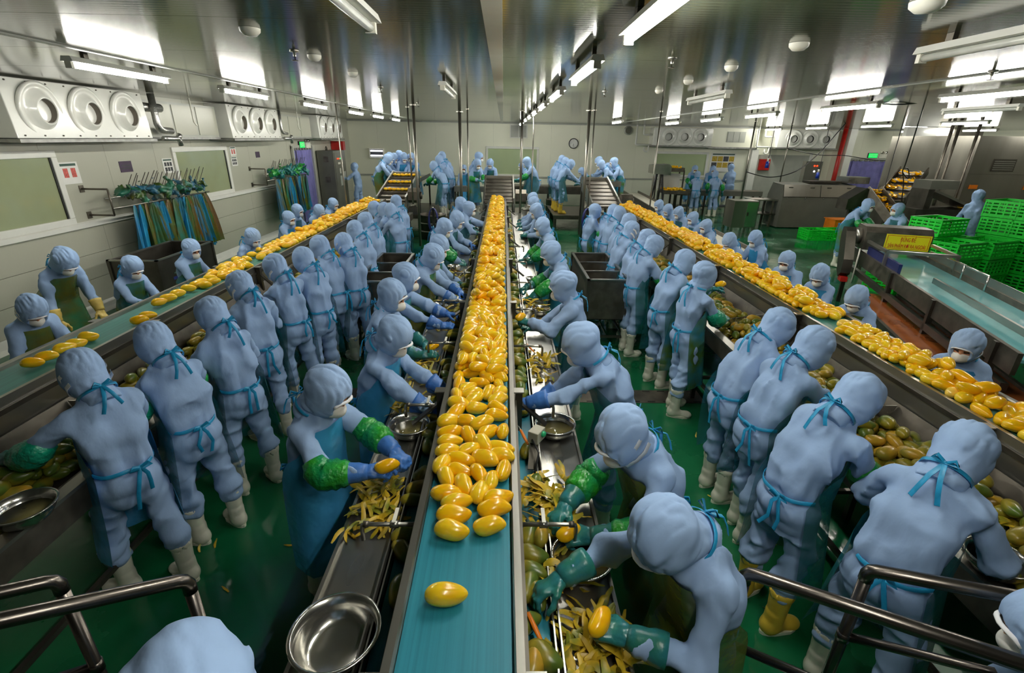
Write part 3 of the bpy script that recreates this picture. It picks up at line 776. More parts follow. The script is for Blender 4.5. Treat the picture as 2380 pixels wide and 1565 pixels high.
    # gloves
    for n in 'LR':
        el, wr = Vector(J['el' + n]), Vector(J['wr' + n]); y = (wr - el).normalized()
        zz = Vector((side[n] * .35, 0, 1)) if sp.get('palm', 'down') == 'down' else Vector((side[n], 0, .2))
        x = y.cross(zz).normalized(); z = x.cross(y)
        hp_ = sp['hpose'][0 if n == 'L' else 1]
        ms = HANDS[(lod, hp_, sp['glove'])]
        if y.z < -.3:   # hand turns up a little over the work
            y2 = (y + Vector((0, 0, .45))).normalized(); x = y2.cross(zz).normalized(); z = x.cross(y2); y = y2
        m4 = Matrix((x, y, z)).transposed().to_4x4() @ Matrix.Scale(k * 1.05, 4); m4.translation = wr
        g = put('glove' if sp['glove'] != 'skin' else 'hand', ms[0] if n == 'R' else ms[1], t); g.matrix_local = m4
        if sp['gaunt']:
            pts = []; rs_ = []
            for q in range(7):
                u = q / 6; pts.append(el + (wr - el) * (.42 + .58 * u)); rs_.append((.062 - .020 * u ** 1.3) * k * (1 + .05 * math.sin(q * 2.1 + rk[1])))
            MB().tube(pts, rs_, 12 if lod == 0 else 8).build('glove_cuff', sp['glove'], t)
        if sp['sleeve']:
            shv = Vector(J['sh' + n]); pts = []; rs_ = []
            for q in range(11):
                u = q / 10
                p = el + (shv - el) * (.34 * (1 - u / .35)) if u < .35 else el + (wr - el) * ((u - .35) / .65 * .60)
                pts.append(p); rs_.append((.066 + .015 * math.sin(math.pi * u)) * k * (1 + .07 * math.sin(q * 2.6 + rk[0])) if 0 < q < 10 else .060 * k)
            MB().tube(pts, rs_, 14 if lod == 0 else 8).build('oversleeve', sp['sleeve'], t)
    # apron
    if sp['apron_on']:
        nu, nw = (18, 16) if lod == 0 else (10, 9)
        fw = rotz(nv(0, 1, 0), sp['twist'] * .5)
        tiltv = rotx((0, 1, 0), sp['bend'] + sp['bend2'] * .4); tiltv = rotz(tiltv, sp['twist'])
        rows_ = []
        hem = .36 * k
        for i in range(nw + 1):
            u = i / nw
            if u < .42:
                q = u / .42; c = sh * (1 - q) + (pel + nv(0, 0, .08 * k)) * q; c = c + (ch - (sh + pel) / 2) * math.sin(math.pi * q) * .8
                nrm = tiltv; a = (.148 + .026 * q) * k; bb = (.122 + .034 * q + .018 * math.sin(math.pi * q)) * k; hw = R(46 + 62 * q)
                c = c - nv(0, 0, .02 * k) * (1 - q)
            else:
                q = (u - .42) / .58; c = pel + nv(0, 0, .08 * k); c = nv(c[0], c[1] * (1 - .6 * q), c[2] + (hem - c[2]) * q)
                nrm = nv(0, 1, 0) * q + tiltv * (1 - q); nrm = nrm / np.linalg.norm(nrm); a = (.170 + .055 * q) * k; bb = (.158 + .065 * q) * k; hw = R(112 - 14 * q)
                if q > .0: nrm = nv(0, 1, 0)
            row = []
            for j in range(nu + 1):
                ph = -hw + 2 * hw * j / nu
                rr = 1 + (.05 * math.sin(ph * 5 + rk[1] + u * 2) + .03 * math.sin(ph * 11 + rk[2])) * (0.3 + u)
                cph = math.copysign(abs(math.cos(ph)) ** .62, math.cos(ph)); row.append(Vector(c + ax * a * math.sin(ph) * rr + nrm * bb * cph * rr))
            rows_.append(row)
        MB().grid(rows_).build('apron', sp['apron'], t)
        if sp['ties']:
            b = MB(); wz = pel[2] + .075 * k; pts = []; nn = []
            for j in range(15):
                ph = R(100 + 160 * j / 14); pts.append((pel[0] + .152 * k * math.sin(ph), pel[1] + .002 + .132 * k * math.cos(ph), wz + .004 * math.sin(j))); nn.append((math.sin(ph), math.cos(ph), 0))
            ribbon(b, pts, .022, nn)
            ky = pel[1] + .002 - .136 * k; kx = rng.uniform(-.06, .06)
            for s in (-1, 1):
                L_ = rng.uniform(.13, .26); ribbon(b, [(kx, ky, wz), (kx + s * .02, ky - .02, wz - .04), (kx + s * rng.uniform(.015, .05), ky - .022, wz - L_ * .6), (kx + s * rng.uniform(.02, .07), ky - .012, wz - L_)], .02, (0, -1, 0))
                ribbon(b, [(kx, ky, wz), (kx + s * .035, ky - .015, wz + .022), (kx + s * .05, ky - .012, wz + .002), (kx + s * .01, ky - .006, wz - .006)], .016, (0, -1, .2))
            b.build('waist_tie', 'tie', t)
            b = MB(); pts = []; nn = []
            hx = Vector(J['head']); 
            for j in range(15):
                ph = R(70 + 220 * j / 14); v = HM @ Vector((.092 * k * math.sin(ph), -.028 * k + .092 * k * math.cos(ph), -.128 * k)); pts.append(hx + v); nn.append(HM @ Vector((math.sin(ph), math.cos(ph), 0)))
            ribbon(b, pts, .016, nn)
            kp = pts[7]; nb = HM @ Vector((0, -1, 0)); dn = Vector((0, 0, -1)) * .55 + Vector(tuple(pel - sh)).normalized() * .45
            for s in (-1, 1):
                L_ = rng.uniform(.10, .22); ax3 = Vector(tuple(ax))
                out = Vector(tuple(-tiltv)) * .06
                ribbon(b, [kp, kp + ax3 * s * .018 + dn * L_ * .35 + out, kp + ax3 * s * .032 + dn * L_ * .7 + out * 1.15, kp + ax3 * s * .045 + dn * L_ + out * 1.1], .018, nb)
                ribbon(b, [kp, kp + ax3 * s * .03 + nb * .02 + Vector((0, 0, .015)), kp + ax3 * s * .045 + nb * .015, kp + nb * .005], .014, nb)
            b.build('neck_tie', 'tie', t)
    PEOPLE.append((label, round(S, 2)))
    t['_S'] = S
    del t['_S']
    return t, J, loc, S
# ------------------------------------------------------------------ the three peeling lines
ZB = 1.15           # top of the raised belts
def conveyor(name_lab, Xc, y0, y1, beltm, posts, hw=0.175):
    t = thing('belt_conveyor', name_lab, 'conveyor', (Xc, 0, 0))
    # belt with returned underside
    b = MB(); pr = [(y0, ZB), (y1, ZB), (y1 + .04, ZB - .02), (y1 + .05, ZB - .05), (y1 + .04, ZB - .08), (y1, ZB - .10), (y0, ZB - .10), (y0 - .04, ZB - .08), (y0 - .05, ZB - .05), (y0 - .04, ZB - .02)]
    b.prism(pr, 'x', -hw, hw).build('belt', beltm, t)
    for s in (-1, 1):
        pf = [(s * (hw + .002), ZB - .16), (s * (hw + .002), ZB + .022), (s * (hw + .008), ZB + .030), (s * (hw + .034), ZB + .030), (s * (hw + .034), ZB - .19), (s * (hw + .030), ZB - .19), (s * (hw + .030), ZB - .16)]
        MB().prism(pf, 'y', y0, y1).build('side_rail', 'steel', t)
        g = MB().box(s * .14 - .006, s * .14 + .006, y0, y1, ZB + .0005, ZB + .0025); 
        MB().box(min(s * (hw + .036), s * (hw + .050)), max(s * (hw + .036), s * (hw + .050)), y0, y1, ZB - .06, ZB - .03).build('guide_bar', 'steel_dark', t)
    for y in posts:
        for s in (-1, 1):
            x = s * (hw + .065)
            p = MB().box(x - .022, x + .022, y - .022, y + .022, 0.0, ZB + .020); p.build('post', 'steel_dark', t)
            MB().box(x - .030, x + .030, y - .030, y + .030, ZB + .020, ZB + .028).build('post_cap', 'steel', t)
            MB().beam((x + s * .01, y, ZB - .06), (x + s * .17, y - .06, .97), .035, .012, (0, 0, 1)).build('arm', 'steel_dark', t)
        MB().box(-.2, .2, y - .02, y + .02, .55, .60).build('cross_bar', 'steel_dark', t)
    return t
PY = [1.05 + 1.72 * k for k in range(7)]
conveyor('centre conveyor with a wide teal belt running from front to back', -0.13, 0.55, 12.6, 'belt_teal', [0.9, 2.62, 4.35, 6.1, 7.9, 9.7, 11.5])
conveyor('left conveyor with a green belt sparsely loaded at the front', -3.06, 0.9, 12.3, 'belt_green', [1.9, 3.75, 5.55, 7.4, 9.2, 11.0])
conveyor('right conveyor with a green belt densely loaded with peeled fruit', 2.92, 1.2, 12.1, 'belt_green', [2.25, 4.1, 5.9, 7.7, 9.6, 11.4])

def narrow_side(Xc, s, y0, y1, lab_b, lab_t):
    """low feed belt, steel lips and the narrow peeling table of one side of the centre line"""
    t = thing('feed_belt', lab_b, 'conveyor', (Xc, 0, 0))
    a, c = sorted((s * .235, s * .325)); MB().box(a, c, y0, y1, .885, .90).build('belt', 'belt_teal', t)
    for u in (.330, .352):
        a, c = sorted((s * u, s * (u + .006))); MB().box(a, c, y0, y1, .86, .945).build('lip', 'steel', t)
    a, c = sorted((s * .225, s * .350)); MB().box(a, c, y0, y1, .80, .86).build('trough', 'steel_dark', t)
    t = thing('peeling_table', lab_t, 'table', (Xc, 0, 0))
    a, c = sorted((s * .362, s * .60)); 
    MB().box(a, c, y0, y1, .865, .885).build('worktop', 'steel', t)
    a, c = sorted((s * .585, s * .60)); MB().box(a, c, y0, y1, .885, .905).build('edge', 'steel', t)
    a, c = sorted((s * .594, s * .60)); MB().box(a, c, y0, y1, .80, .865).build('apron_board', 'steel_worn', t)
    y = y0 + .4
    while y < y1:
        for u in (.40, .575): MB().box(s * u - .018, s * u + .018, y - .018, y + .018, 0, .865).build('leg', 'steel_dark', t)
        MB().box(min(s * .40, s * .575), max(s * .40, s * .575), y - .012, y + .012, .30, .33).build('stretcher', 'steel_dark', t)
        y += 1.75
    a, c = sorted((s * .38, s * .59)); MB().box(a, c, y0, y1, .27, .285).build('lower_shelf', 'steel_dark', t)
    return t
narrow_side(-0.13, 1, 0.7, 12.4, 'narrow teal feed belt right of the centre conveyor carrying unpeeled mangoes', 'narrow steel peeling table along the right of the centre conveyor')
narrow_side(-0.13, -1, 0.7, 12.4, 'narrow teal feed belt left of the centre conveyor in shadow', 'narrow steel peeling table along the left of the centre conveyor')

def wide_side(Xc, s, y0, y1, lab):
    """deep steel trough bench on the aisle side of the outer lines"""
    t = thing('trough_bench', lab, 'table', (Xc, 0, 0))
    f = MB()
    f.prism([(s * .222, .98), (s * .226, .98), (s * .30, .80), (s * .80, .78), (s * .80, .77), (s * .29, .79)], 'y', y0, y1).build('trough', 'steel_worn', t)
    a, c = sorted((s * .78, s * .86)); MB().box(a, c, y0, y1, .865, .885).build('rim', 'steel', t)
    a, c = sorted((s * .853, s * .86)); MB().box(a, c, y0, y1, .72, .865).build('front_board', 'steel_worn', t)
    a, c = sorted((s * .775, s * .785)); MB().box(a, c, y0, y1, .77, .885).build('inner_board', 'steel_dark', t)
    y = y0 + .3
    while y < y1:
        MB().prism([(s * .24, .97), (s * .32, .97), (s * .79, .895), (s * .79, .79), (s * .3, .80)], 'y', y - .004, y + .004).build('partition', 'steel_bright', t)
        for u in (.32, .83): MB().box(s * u - .02, s * u + .02, y - .02, y + .02, 0, .78).build('leg', 'steel_dark', t)
        MB().beam((s * .32, y, .25), (s * .83, y, .25), .03, .03).build('stretcher', 'steel_dark', t)
        y += 1.82
    MB().box(min(s * .81, s * .84), max(s * .81, s * .84), y0, y1, .24, .27).build('long_bar', 'steel_dark', t)
    return t
wide_side(-3.06, 1, 0.7, 12.2, 'deep steel trough bench on the aisle side of the left conveyor')
wide_side(2.92, -1, 0.7, 12.0, 'deep steel trough bench on the aisle side of the right conveyor')
def outer_table(Xc, s, y0, y1, lab):
    t = thing('side_table', lab, 'table', (Xc, 0, 0))
    a, c = sorted((s * .25, s * .55)); MB().box(a, c, y0, y1, .84, .86).build('worktop', 'steel', t)
    y = y0 + .4
    while y < y1:
        for u in (.28, .52): MB().box(s * u - .018, s * u + .018, y - .018, y + .018, 0, .84).build('leg', 'steel_dark', t)
        y += 2.1
outer_table(-3.06, -1, 2.0, 12.0, 'steel side table on the wall side of the left conveyor')
outer_table(2.92, 1, 2.0, 11.9, 'steel side table on the far side of the right conveyor')

# ------------------------------------------------------------------ bowls, taps, switch box
def bowl(p, r, lab, water=True, grp='steel water bowls on the tables'):
    t = thing('steel_bowl', lab, 'bowl', p, 0, grp)
    h = r * .62
    MB().lathe([(0, 0.0), (r * .62, 0.0), (r * .78, h * .18), (r * .92, h * .6), (r * .97, h * .97), (r * 1.06, h), (r * 1.06, h + .004), (r * .965, h + .003), (r * .90, h * .6), (r * .76, h * .2), (r * .6, .006), (0, .006)], 36).build('bowl', 'steel_bright', t)
    if water: MB().lathe([(0, h * .45), (r * .865, h * .45), (r * .86, h * .44), (0, h * .43)], 28).build('water', 'water', t)
    return t
BW = [(1351, 1305, .125, 'round steel water bowl beside the nearest right-hand worker'), (1290, 995, .122, 'steel bowl of cloudy water behind the switch box'), (952, 995, .122, 'steel bowl at the left of the centre belt under a tap'),
      (800, 1490, .150, 'large empty steel bowl at the front of the left table'), (1262, 722, .105, 'steel bowl under the gloved hand holding fruit on the right table'), (1255, 650, .10, 'steel bowl on the right table, fourth from the front'), (1248, 605, .095, 'steel bowl on the right table, fifth from the front'),
      (1232, 548, .09, 'small steel bowl far along the right table'), (1016, 712, .105, 'steel bowl on the left table before the third worker'), (1040, 560, .095, 'steel bowl far along the left table'), (1032, 620, .095, 'steel bowl on the left table midway'),
      ]
for px, py, r, lab in BW:
    p = at(px, py, .93); p.z = .886
    p.x = max(.235 + r * .55 + .0, min(.47 - r * .62, p.x)) if p.x > 0 else max(-.73 + r * .62, min(-.495 - r * .55, p.x))
    bowl(p, r, lab, r < .14)
p = at(40, 1190, .93); bowl((-2.24 - .0, p.y, .886), .125, 'steel bowl with suds on the left bench at the picture edge', True)
p = at(2370, 1340, .93); bowl((2.16, 1.55, .886), .115, 'steel bowl on the right bench at the picture edge', False)

def tap(y, s, lab):
    """pipe from under the belt rail with an elbow spout and a lever"""
    t = thing('water_tap', lab, 'tap', (-0.13, y, 0), 0, 'taps along the centre conveyor')
    x0, x1 = s * .215, s * .455
    MB().tube([(x0, 0, 1.07), (x1 - s * .02, 0, 1.07), (x1, 0, 1.065), (x1 + s * .003, 0, 1.045), (x1 + s * .003, 0, .985)], .0095, 8).build('pipe', 'steel', t)
    MB().tube([(x1 - s * .028, 0, 1.07), (x1 - s * .005, 0, 1.071)], .0135, 8).build('elbow', 'steel_worn', t)
    MB().tube([(s * .30, -.0, 1.07), (s * .335, 0, 1.07)], .016, 8).build('valve', 'steel', t)
    MB().box(s * .318 - .008, s * .318 + .008, -.012, .075, 1.088, 1.093).build('lever', 'plastic_white', t)
n_ = ('nearest', 'second', 'third', 'fourth', 'fifth', 'sixth', 'seventh')
for i, y in enumerate((1.62, 2.62, 3.55, 4.45, 5.4, 6.4, 7.4)): tap(y, 1, '%s water tap reaching over the right table' % n_[i])
for i, y in enumerate((1.62, 2.62, 3.6, 4.7, 5.8)): tap(y, -1, '%s water tap reaching over the left table' % n_[i])
p = at(1247, 1005, 1.08)
t = thing('switch_box', 'grey control box with a green push button beside the centre belt', 'switch', (p.x, p.y, 1.03), R(-32))
MB().box(-.032, .032, -.045, .045, 0, .07).build('housing', 'box_grey', t, bevel=.004)
MB().lathe([(.017, 0), (.017, .012), (.011, .018), (0, .019)], 14, (0, 0, 0), 'x').build('push_button', 'button_green', t, (.033, 0.01, .045))
MB().beam((-.01, 0, 0), (.05, -.13, -.10), .05, .012).build('bracket', 'steel_dark', t)
MB().tube([(.0, -.05, .03), (.07, -.10, .0), (.085, -.16, -.06), (.08, -.17, -.14)], .005, 6).build('cable', 'black_plastic', t)
# peelers lying about
for i, (px, py, z, a, lab) in enumerate(((1218, 1020, 1.0, 20, 'orange peeler handle standing by the switch box'), (1243, 1465, .96, 25, 'orange-handled peeler at the front of the right feed belt'), (1232, 812, .95, 30, 'orange-handled peeler on the right feed belt by the third tap'))):
    p = at(px, py, z); t = thing('fruit_peeler', lab, 'peeler', p, R(a))
    MB().tube([(0, -.06, 0), (0, .0, .012), (0, .055, .025)], [.007, .010, .008], 8, flat=(1, .6)).build('handle', 'orange_plastic', t)
    MB().tube([(0, .055, .025), (0, .08, .03), (0, .10, .03)], .004, 6).build('blade', 'steel_bright', t)
# ------------------------------------------------------------------ the workers
def det(dist):
    if dist < 3.3: return dict(lod=0, cell=.0115)
    if dist < 5.5: return dict(lod=0, cell=.0135)
    if dist < 8.5: return dict(lod=0, cell=.018)
    return dict(lod=1, cell=.024)
HAND = {}
def add(key, label, px, py, z, face, Y=None, **kw):
    p = at(px, py, z) if Y is None else aty(px, py, Y)
    d = dict(det((p - CP).length)); d.update(kw)
    t, J, loc, S = person(label, (p.x, p.y, p.z), face, **d)
    HAND[key] = (J, loc, S, face)
    return t
def hand_world(key, n, ahead=.085, dz=0.0):
    J, loc, S, face = HAND[key]; d = J['wr' + n] - J['el' + n]; d = d / np.linalg.norm(d)
    v = rotz(J['wr' + n] + d * ahead * S + nv(0, 0, dz), face); return Vector((loc[0] + v[0], loc[1] + v[1], loc[2] + v[2]))
ORD = ('nearest', 'second', 'third', 'fourth', 'fifth', 'sixth', 'seventh', 'eighth', 'ninth', 'tenth', 'eleventh', 'twelfth', 'thirteenth', 'fourteenth')
GP = 'workers in pale blue hooded coveralls'
# wall side of the left belt, facing the room
Lr = [(75, 722, -118, dict(hp=48, hy=-6, apron='apron_olive', strap=True)), (150, 608, -112, None), (308, 622, -112, dict(hp=42, apron='apron_green')), (445, 580, -105, dict(hp=25, apron='apron_green', hy=-5)),
      (587, 553, -112, dict(hp=42, apron='apron_blue')), (672, 508, -108, dict(hp=24, apron='apron_blue')), (692, 490, -100, dict(hp=22)), (742, 492, -105, dict(hp=44)), (775, 475, -105, dict(hp=30))]
k = 0
for px, py, f, kw in Lr:
    if kw is None:
        add('L2', 'worker in yellow gloves standing by the left wall and looking down', px, py, 1.36, f, group=GP, bend=16, bend2=18, hp=58, apron='apron_olive', gaunt=True, glove='glove_yellow', arm='down', hands=((-.16, .30, .78), (.22, .26, .72)))
        continue
    kw.setdefault('apron', 'apron_teal')
    add('L%d' % k, '%s masked worker on the wall side of the left belt' % ORD[k], px, py, 1.27, f, group=GP, bend=4, bend2=12, glove='glove_teal', **kw); k += 1
# aisle side of the left belt, backs turned
Ar = [(195, 872, 54, dict(hp=40, bend=3, bend2=9, arm='work', sleeve='sleeve_teal', glove='glove_teal', hands=((-.36, .34, .98), (.12, .42, 1.0)), stance={'L': (-.15, .10, 30), 'R': (.12, -.10, 12)}, strap=True, apron='apron_blue', hy=8)),
      (362, 802, 60, dict(hp=44, bend=3, bend2=9, sleeve='sleeve_green', stance={'L': (-.12, .02, 20), 'R': (.13, -.04, -5)})), (495, 735, 54, dict(hp=46, bend=3, bend2=9, hy=6)), (560, 668, 52, dict(hp=48, bend=3, hy=6, strap=True)),
      (642, 625, 58, dict(hp=44, bend=3, strap=True)), (707, 607, 54, dict(hp=46, bend=3, hy=4)), (745, 577, 60, dict(hp=42, bend=3)), (800, 570, 52, dict(hp=40, bend=3, strap=True)), (825, 537, 62, dict(hp=44)),
      (850, 516, 66, dict(hp=40)), (870, 487, 62, dict(hp=42)), (893, 490, 58, dict(hp=44)), (908, 492, 54, dict(hp=44)), (920, 470, 64, dict(hp=26))]
for i, (px, py, f, kw) in enumerate(Ar):
    kw.setdefault('apron', 'apron_teal'); kw.setdefault('bend', 4); kw.setdefault('bend2', 9)
    add('A%d' % (i + 1), ('%s worker seen from behind on the aisle side of the left belt' % ORD[i]) if i else 'nearest worker seen from behind at left, green oversleeve reaching into the trough', px, py, 1.40, f, group=GP, **kw)
# marker number on the boot of the nearest one
_p1 = [o for o in COL.objects if o.get('label', '').startswith('nearest worker seen from behind at left')][0]
_bt = [o for o in _p1.children if o.name.startswith('boot')][0]
bpy.context.view_layer.update()
_mw = _bt.matrix_world; _d = _mw.inverted().to_3x3() @ (CP - _mw.translation); _d.z = 0; _d.normalize()
_x = Vector((0, 0, 1)).cross(_d); _tm = text_mesh('44', .034, 'pallet_blue', .0008); _to = put('lettering', _tm, _bt)
_m4 = Matrix((_x, Vector((0, 0, 1)), _d)).transposed().to_4x4(); _m4.translation = _d * .067 + Vector((0, -.004, .285)); _to.matrix_local = _m4
# left of the centre belt, facing right
Cr = [(762, 912, -112, dict(hp=38, bend=4, bend2=10, hands=((-.10, .46, 1.06), (.08, .42, 1.05)), hpose=('grip', 'grip'), gaunt=True, sleeve='sleeve_green', glove='glove_blue', apron='apron_blue', strap=False, hy=12)),
      (918, 782, -106, dict(hp=46, bend=4, bend2=10, gaunt=True, glove='glove_blue', apron='apron_blue', hands=((-.08, .50, .98), (.12, .46, .96)))), (912, 688, -100, dict(hp=24, bend=4, gaunt=True, glove='glove_teal', apron='apron_green', hpose=('grip', 'curl'))),
      (945, 646, -94, dict(hp=22, bend=4, gaunt=True, glove='glove_blue', apron='apron_green', hands=((-.06, .56, 1.0), (.14, .5, .98)))), (1007, 598, -106, dict(hp=46, bend=4, gaunt=True, glove='glove_blue', apron='apron_olive', hands=((-.05, .44, 1.02), (.12, .48, .96)))),
      (1022, 573, -104, dict(hp=40, bend=4, apron='apron_green')), (1033, 530, -104, dict(hp=42, bend=4, sleeve='sleeve_green', apron='apron_green')), (1062, 511, -102, dict(hp=42, bend=4, glove='glove_blue')),
      (1072, 475, -100, dict(hp=24, bend=4)), (1091, 486, -94, dict(hp=22, bend=4, hands=((-.02, .48, 1.14), (.14, .4, .98)), hpose=('grip', 'curl')))]
for i, (px, py, f, kw) in enumerate(Cr):
    kw.setdefault('apron', 'apron_teal'); kw.setdefault('bend', 4); kw.setdefault('bend2', 10)
    add('C%d' % (i + 1), ('%s worker facing right on the left side of the centre belt' % ORD[i]) if i else 'worker in bright blue plastic apron peeling fruit at the front left of the centre belt', px, py, 1.40, f, group=GP, **kw)
# right of the centre belt, facing left
Rr = [(1545, 1245, 112, dict(hp=60, bend=8, bend2=14, hands=((-.03, .34, 1.02), (.27, .44, 1.02)), hpose=('grip', 'curl'), apron='apron_olive', glove='glove_teal', gaunt=True, ties=True, strap=False)),
      (1445, 1015, 112, dict(hp=44, bend=14, bend2=14, hands=((-.10, .42, .99), (.10, .44, 1.0)), gaunt=True, sleeve='sleeve_green', apron='apron_olive', strap=True, hpose=('grip', 'curl'))),
      (1350, 802, 84, dict(hp=42, bend=14, bend2=16, hands=((-.22, .70, 1.02), (.02, .52, .96)), gaunt=True, glove='glove_blue', apron='apron_teal', hpose=('flat', 'curl'))), (1308, 667, 82, dict(hp=26, bend=4, hands=((-.10, .42, 1.08), (.12, .42, .95)), hpose=('grip', 'curl'))),
      (1280, 590, 100, dict(hp=40, bend=4, gaunt=True, sleeve='sleeve_green', apron='apron_green', hpose=('grip', 'grip'))), (1260, 528, 102, dict(hp=34, bend=4, gaunt=True, apron='apron_green', sleeve='sleeve_green')),
      (1246, 491, 104, dict(hp=38, bend=4, apron='apron_green')), (1240, 474, 100, dict(hp=36, bend=4)), (1238, 463, 100, dict(hp=36, bend=4))]
for i, (px, py, f, kw) in enumerate(Rr):
    kw.setdefault('apron', 'apron_teal'); kw.setdefault('bend', 4); kw.setdefault('bend2', 10)
    add('R%d' % (i + 1), ('%s worker facing left on the right side of the centre belt' % ORD[i]) if i else 'nearest worker with bowed head and stained green apron, holding fruit in teal gloves', px, py, 1.40, f, group=GP, **kw)
# aisle side of the right belt, backs turned
Br = [(2235, 1055, -60, dict(hp=52, bend=15, bend2=12, hands=((-.18, .42, .94), (.20, .40, .94)), apron='apron_teal', stance={'L': (-.15, .02, 10), 'R': (.15, -.05, -10)})),
      (1990, 930, -70, dict(hp=56, bend=15, bend2=12, sleeve='sleeve_green', boots='boot_yellow')), (1888, 812, -72, dict(hp=50, bend=15, bend2=12)), (1805, 762, -72, dict(hp=48, bend=15, bend2=12)),
      (1637, 640, -70, dict(hp=14, bend=2, bend2=8, hands=((-.22, .44, 1.20), (.06, .38, .96)), hpose=('grip', 'flat'), gaunt=True, sleeve='sleeve_teal', apron='apron_green', stance={'L': (-.05, .02, 0), 'R': (.13, -.10, -30)})),
      (1590, 612, -68, dict(hp=44, bend=8, bend2=10)), (1520, 573, -72, dict(hp=42, bend=8, sleeve='sleeve_green')), (1503, 558, -74, dict(hp=42, bend=8)), (1468, 538, -72, dict(hp=36, bend=8, strap=True)), (1461, 517, -76, dict(hp=42, bend=8)),
      (1440, 499, -72, dict(hp=40, bend=8, hands=((-.1, .55, 1.08), (.12, .4, .98)))), (1426, 494, -70, dict(hp=40, bend=8)), (1384, 491, -78, dict(hp=12, bend=2, bend2=6, sleeve='sleeve_green', apron='apron_green'))]
for i, (px, py, f, kw) in enumerate(Br):
    kw.setdefault('apron', 'apron_teal'); kw.setdefault('bend', 4); kw.setdefault('bend2', 10)
    lab = '%s worker seen from behind on the aisle side of the right belt' % ORD[i]
    if i == 1: lab = 'second worker from behind at the right belt, with yellow stained boots'
    if i == 4: lab = 'upright worker lifting a peeled mango over the right belt'
    if i == 12: lab = 'worker with green sleeve standing apart by the coiled hose'
    add('B%d' % (i + 1), lab, px, py, 1.40 if i != 4 else 1.43, f, group=GP, **kw)
# far side of the right belt
Fr = [(2245, 805, 128, dict(hp=22, apron='apron_blue', strap=True, hy=-4)), (1990, 695, 122, dict(hp=50, sleeve='sleeve_green', apron='apron_olive')), (1905, 640, 128, dict(hp=44, apron='apron_blue')), (1828, 607, 126, dict(hp=28, apron='apron_blue')),
      (1755, 556, 110, dict(hp=40, apron='apron_blue')), (1695, 562, 116, dict(hp=50, apron='apron_blue')), (1640, 527, 110, dict(hp=30)), (1610, 508, 108, dict(hp=30)), (1577, 495, 112, dict(hp=42)), (1552, 489, 116, dict(hp=40)), (1531, 478, 108, dict(hp=34))]
for i, (px, py, f, kw) in enumerate(Fr):
    kw.setdefault('apron', 'apron_teal')
    add('F%d' % (i + 1), '%s worker facing the room on the far side of the right belt' % ORD[i], px, py, 1.27, f, group=GP, bend=4, bend2=12, **kw)
# two heads under the picture edge
add('N1', 'top of a blue hood close below the camera at the lower left edge', 440, 1640, 1.60, 40, group=GP, hp=20, bend=6, bend2=6, arm='down', cell=.016)
add('N2', 'part of a blue hood cut by the right edge below the handrails', 2432, 1470, 1.25, 60, group=GP, hp=30, arm='down', cell=.016)
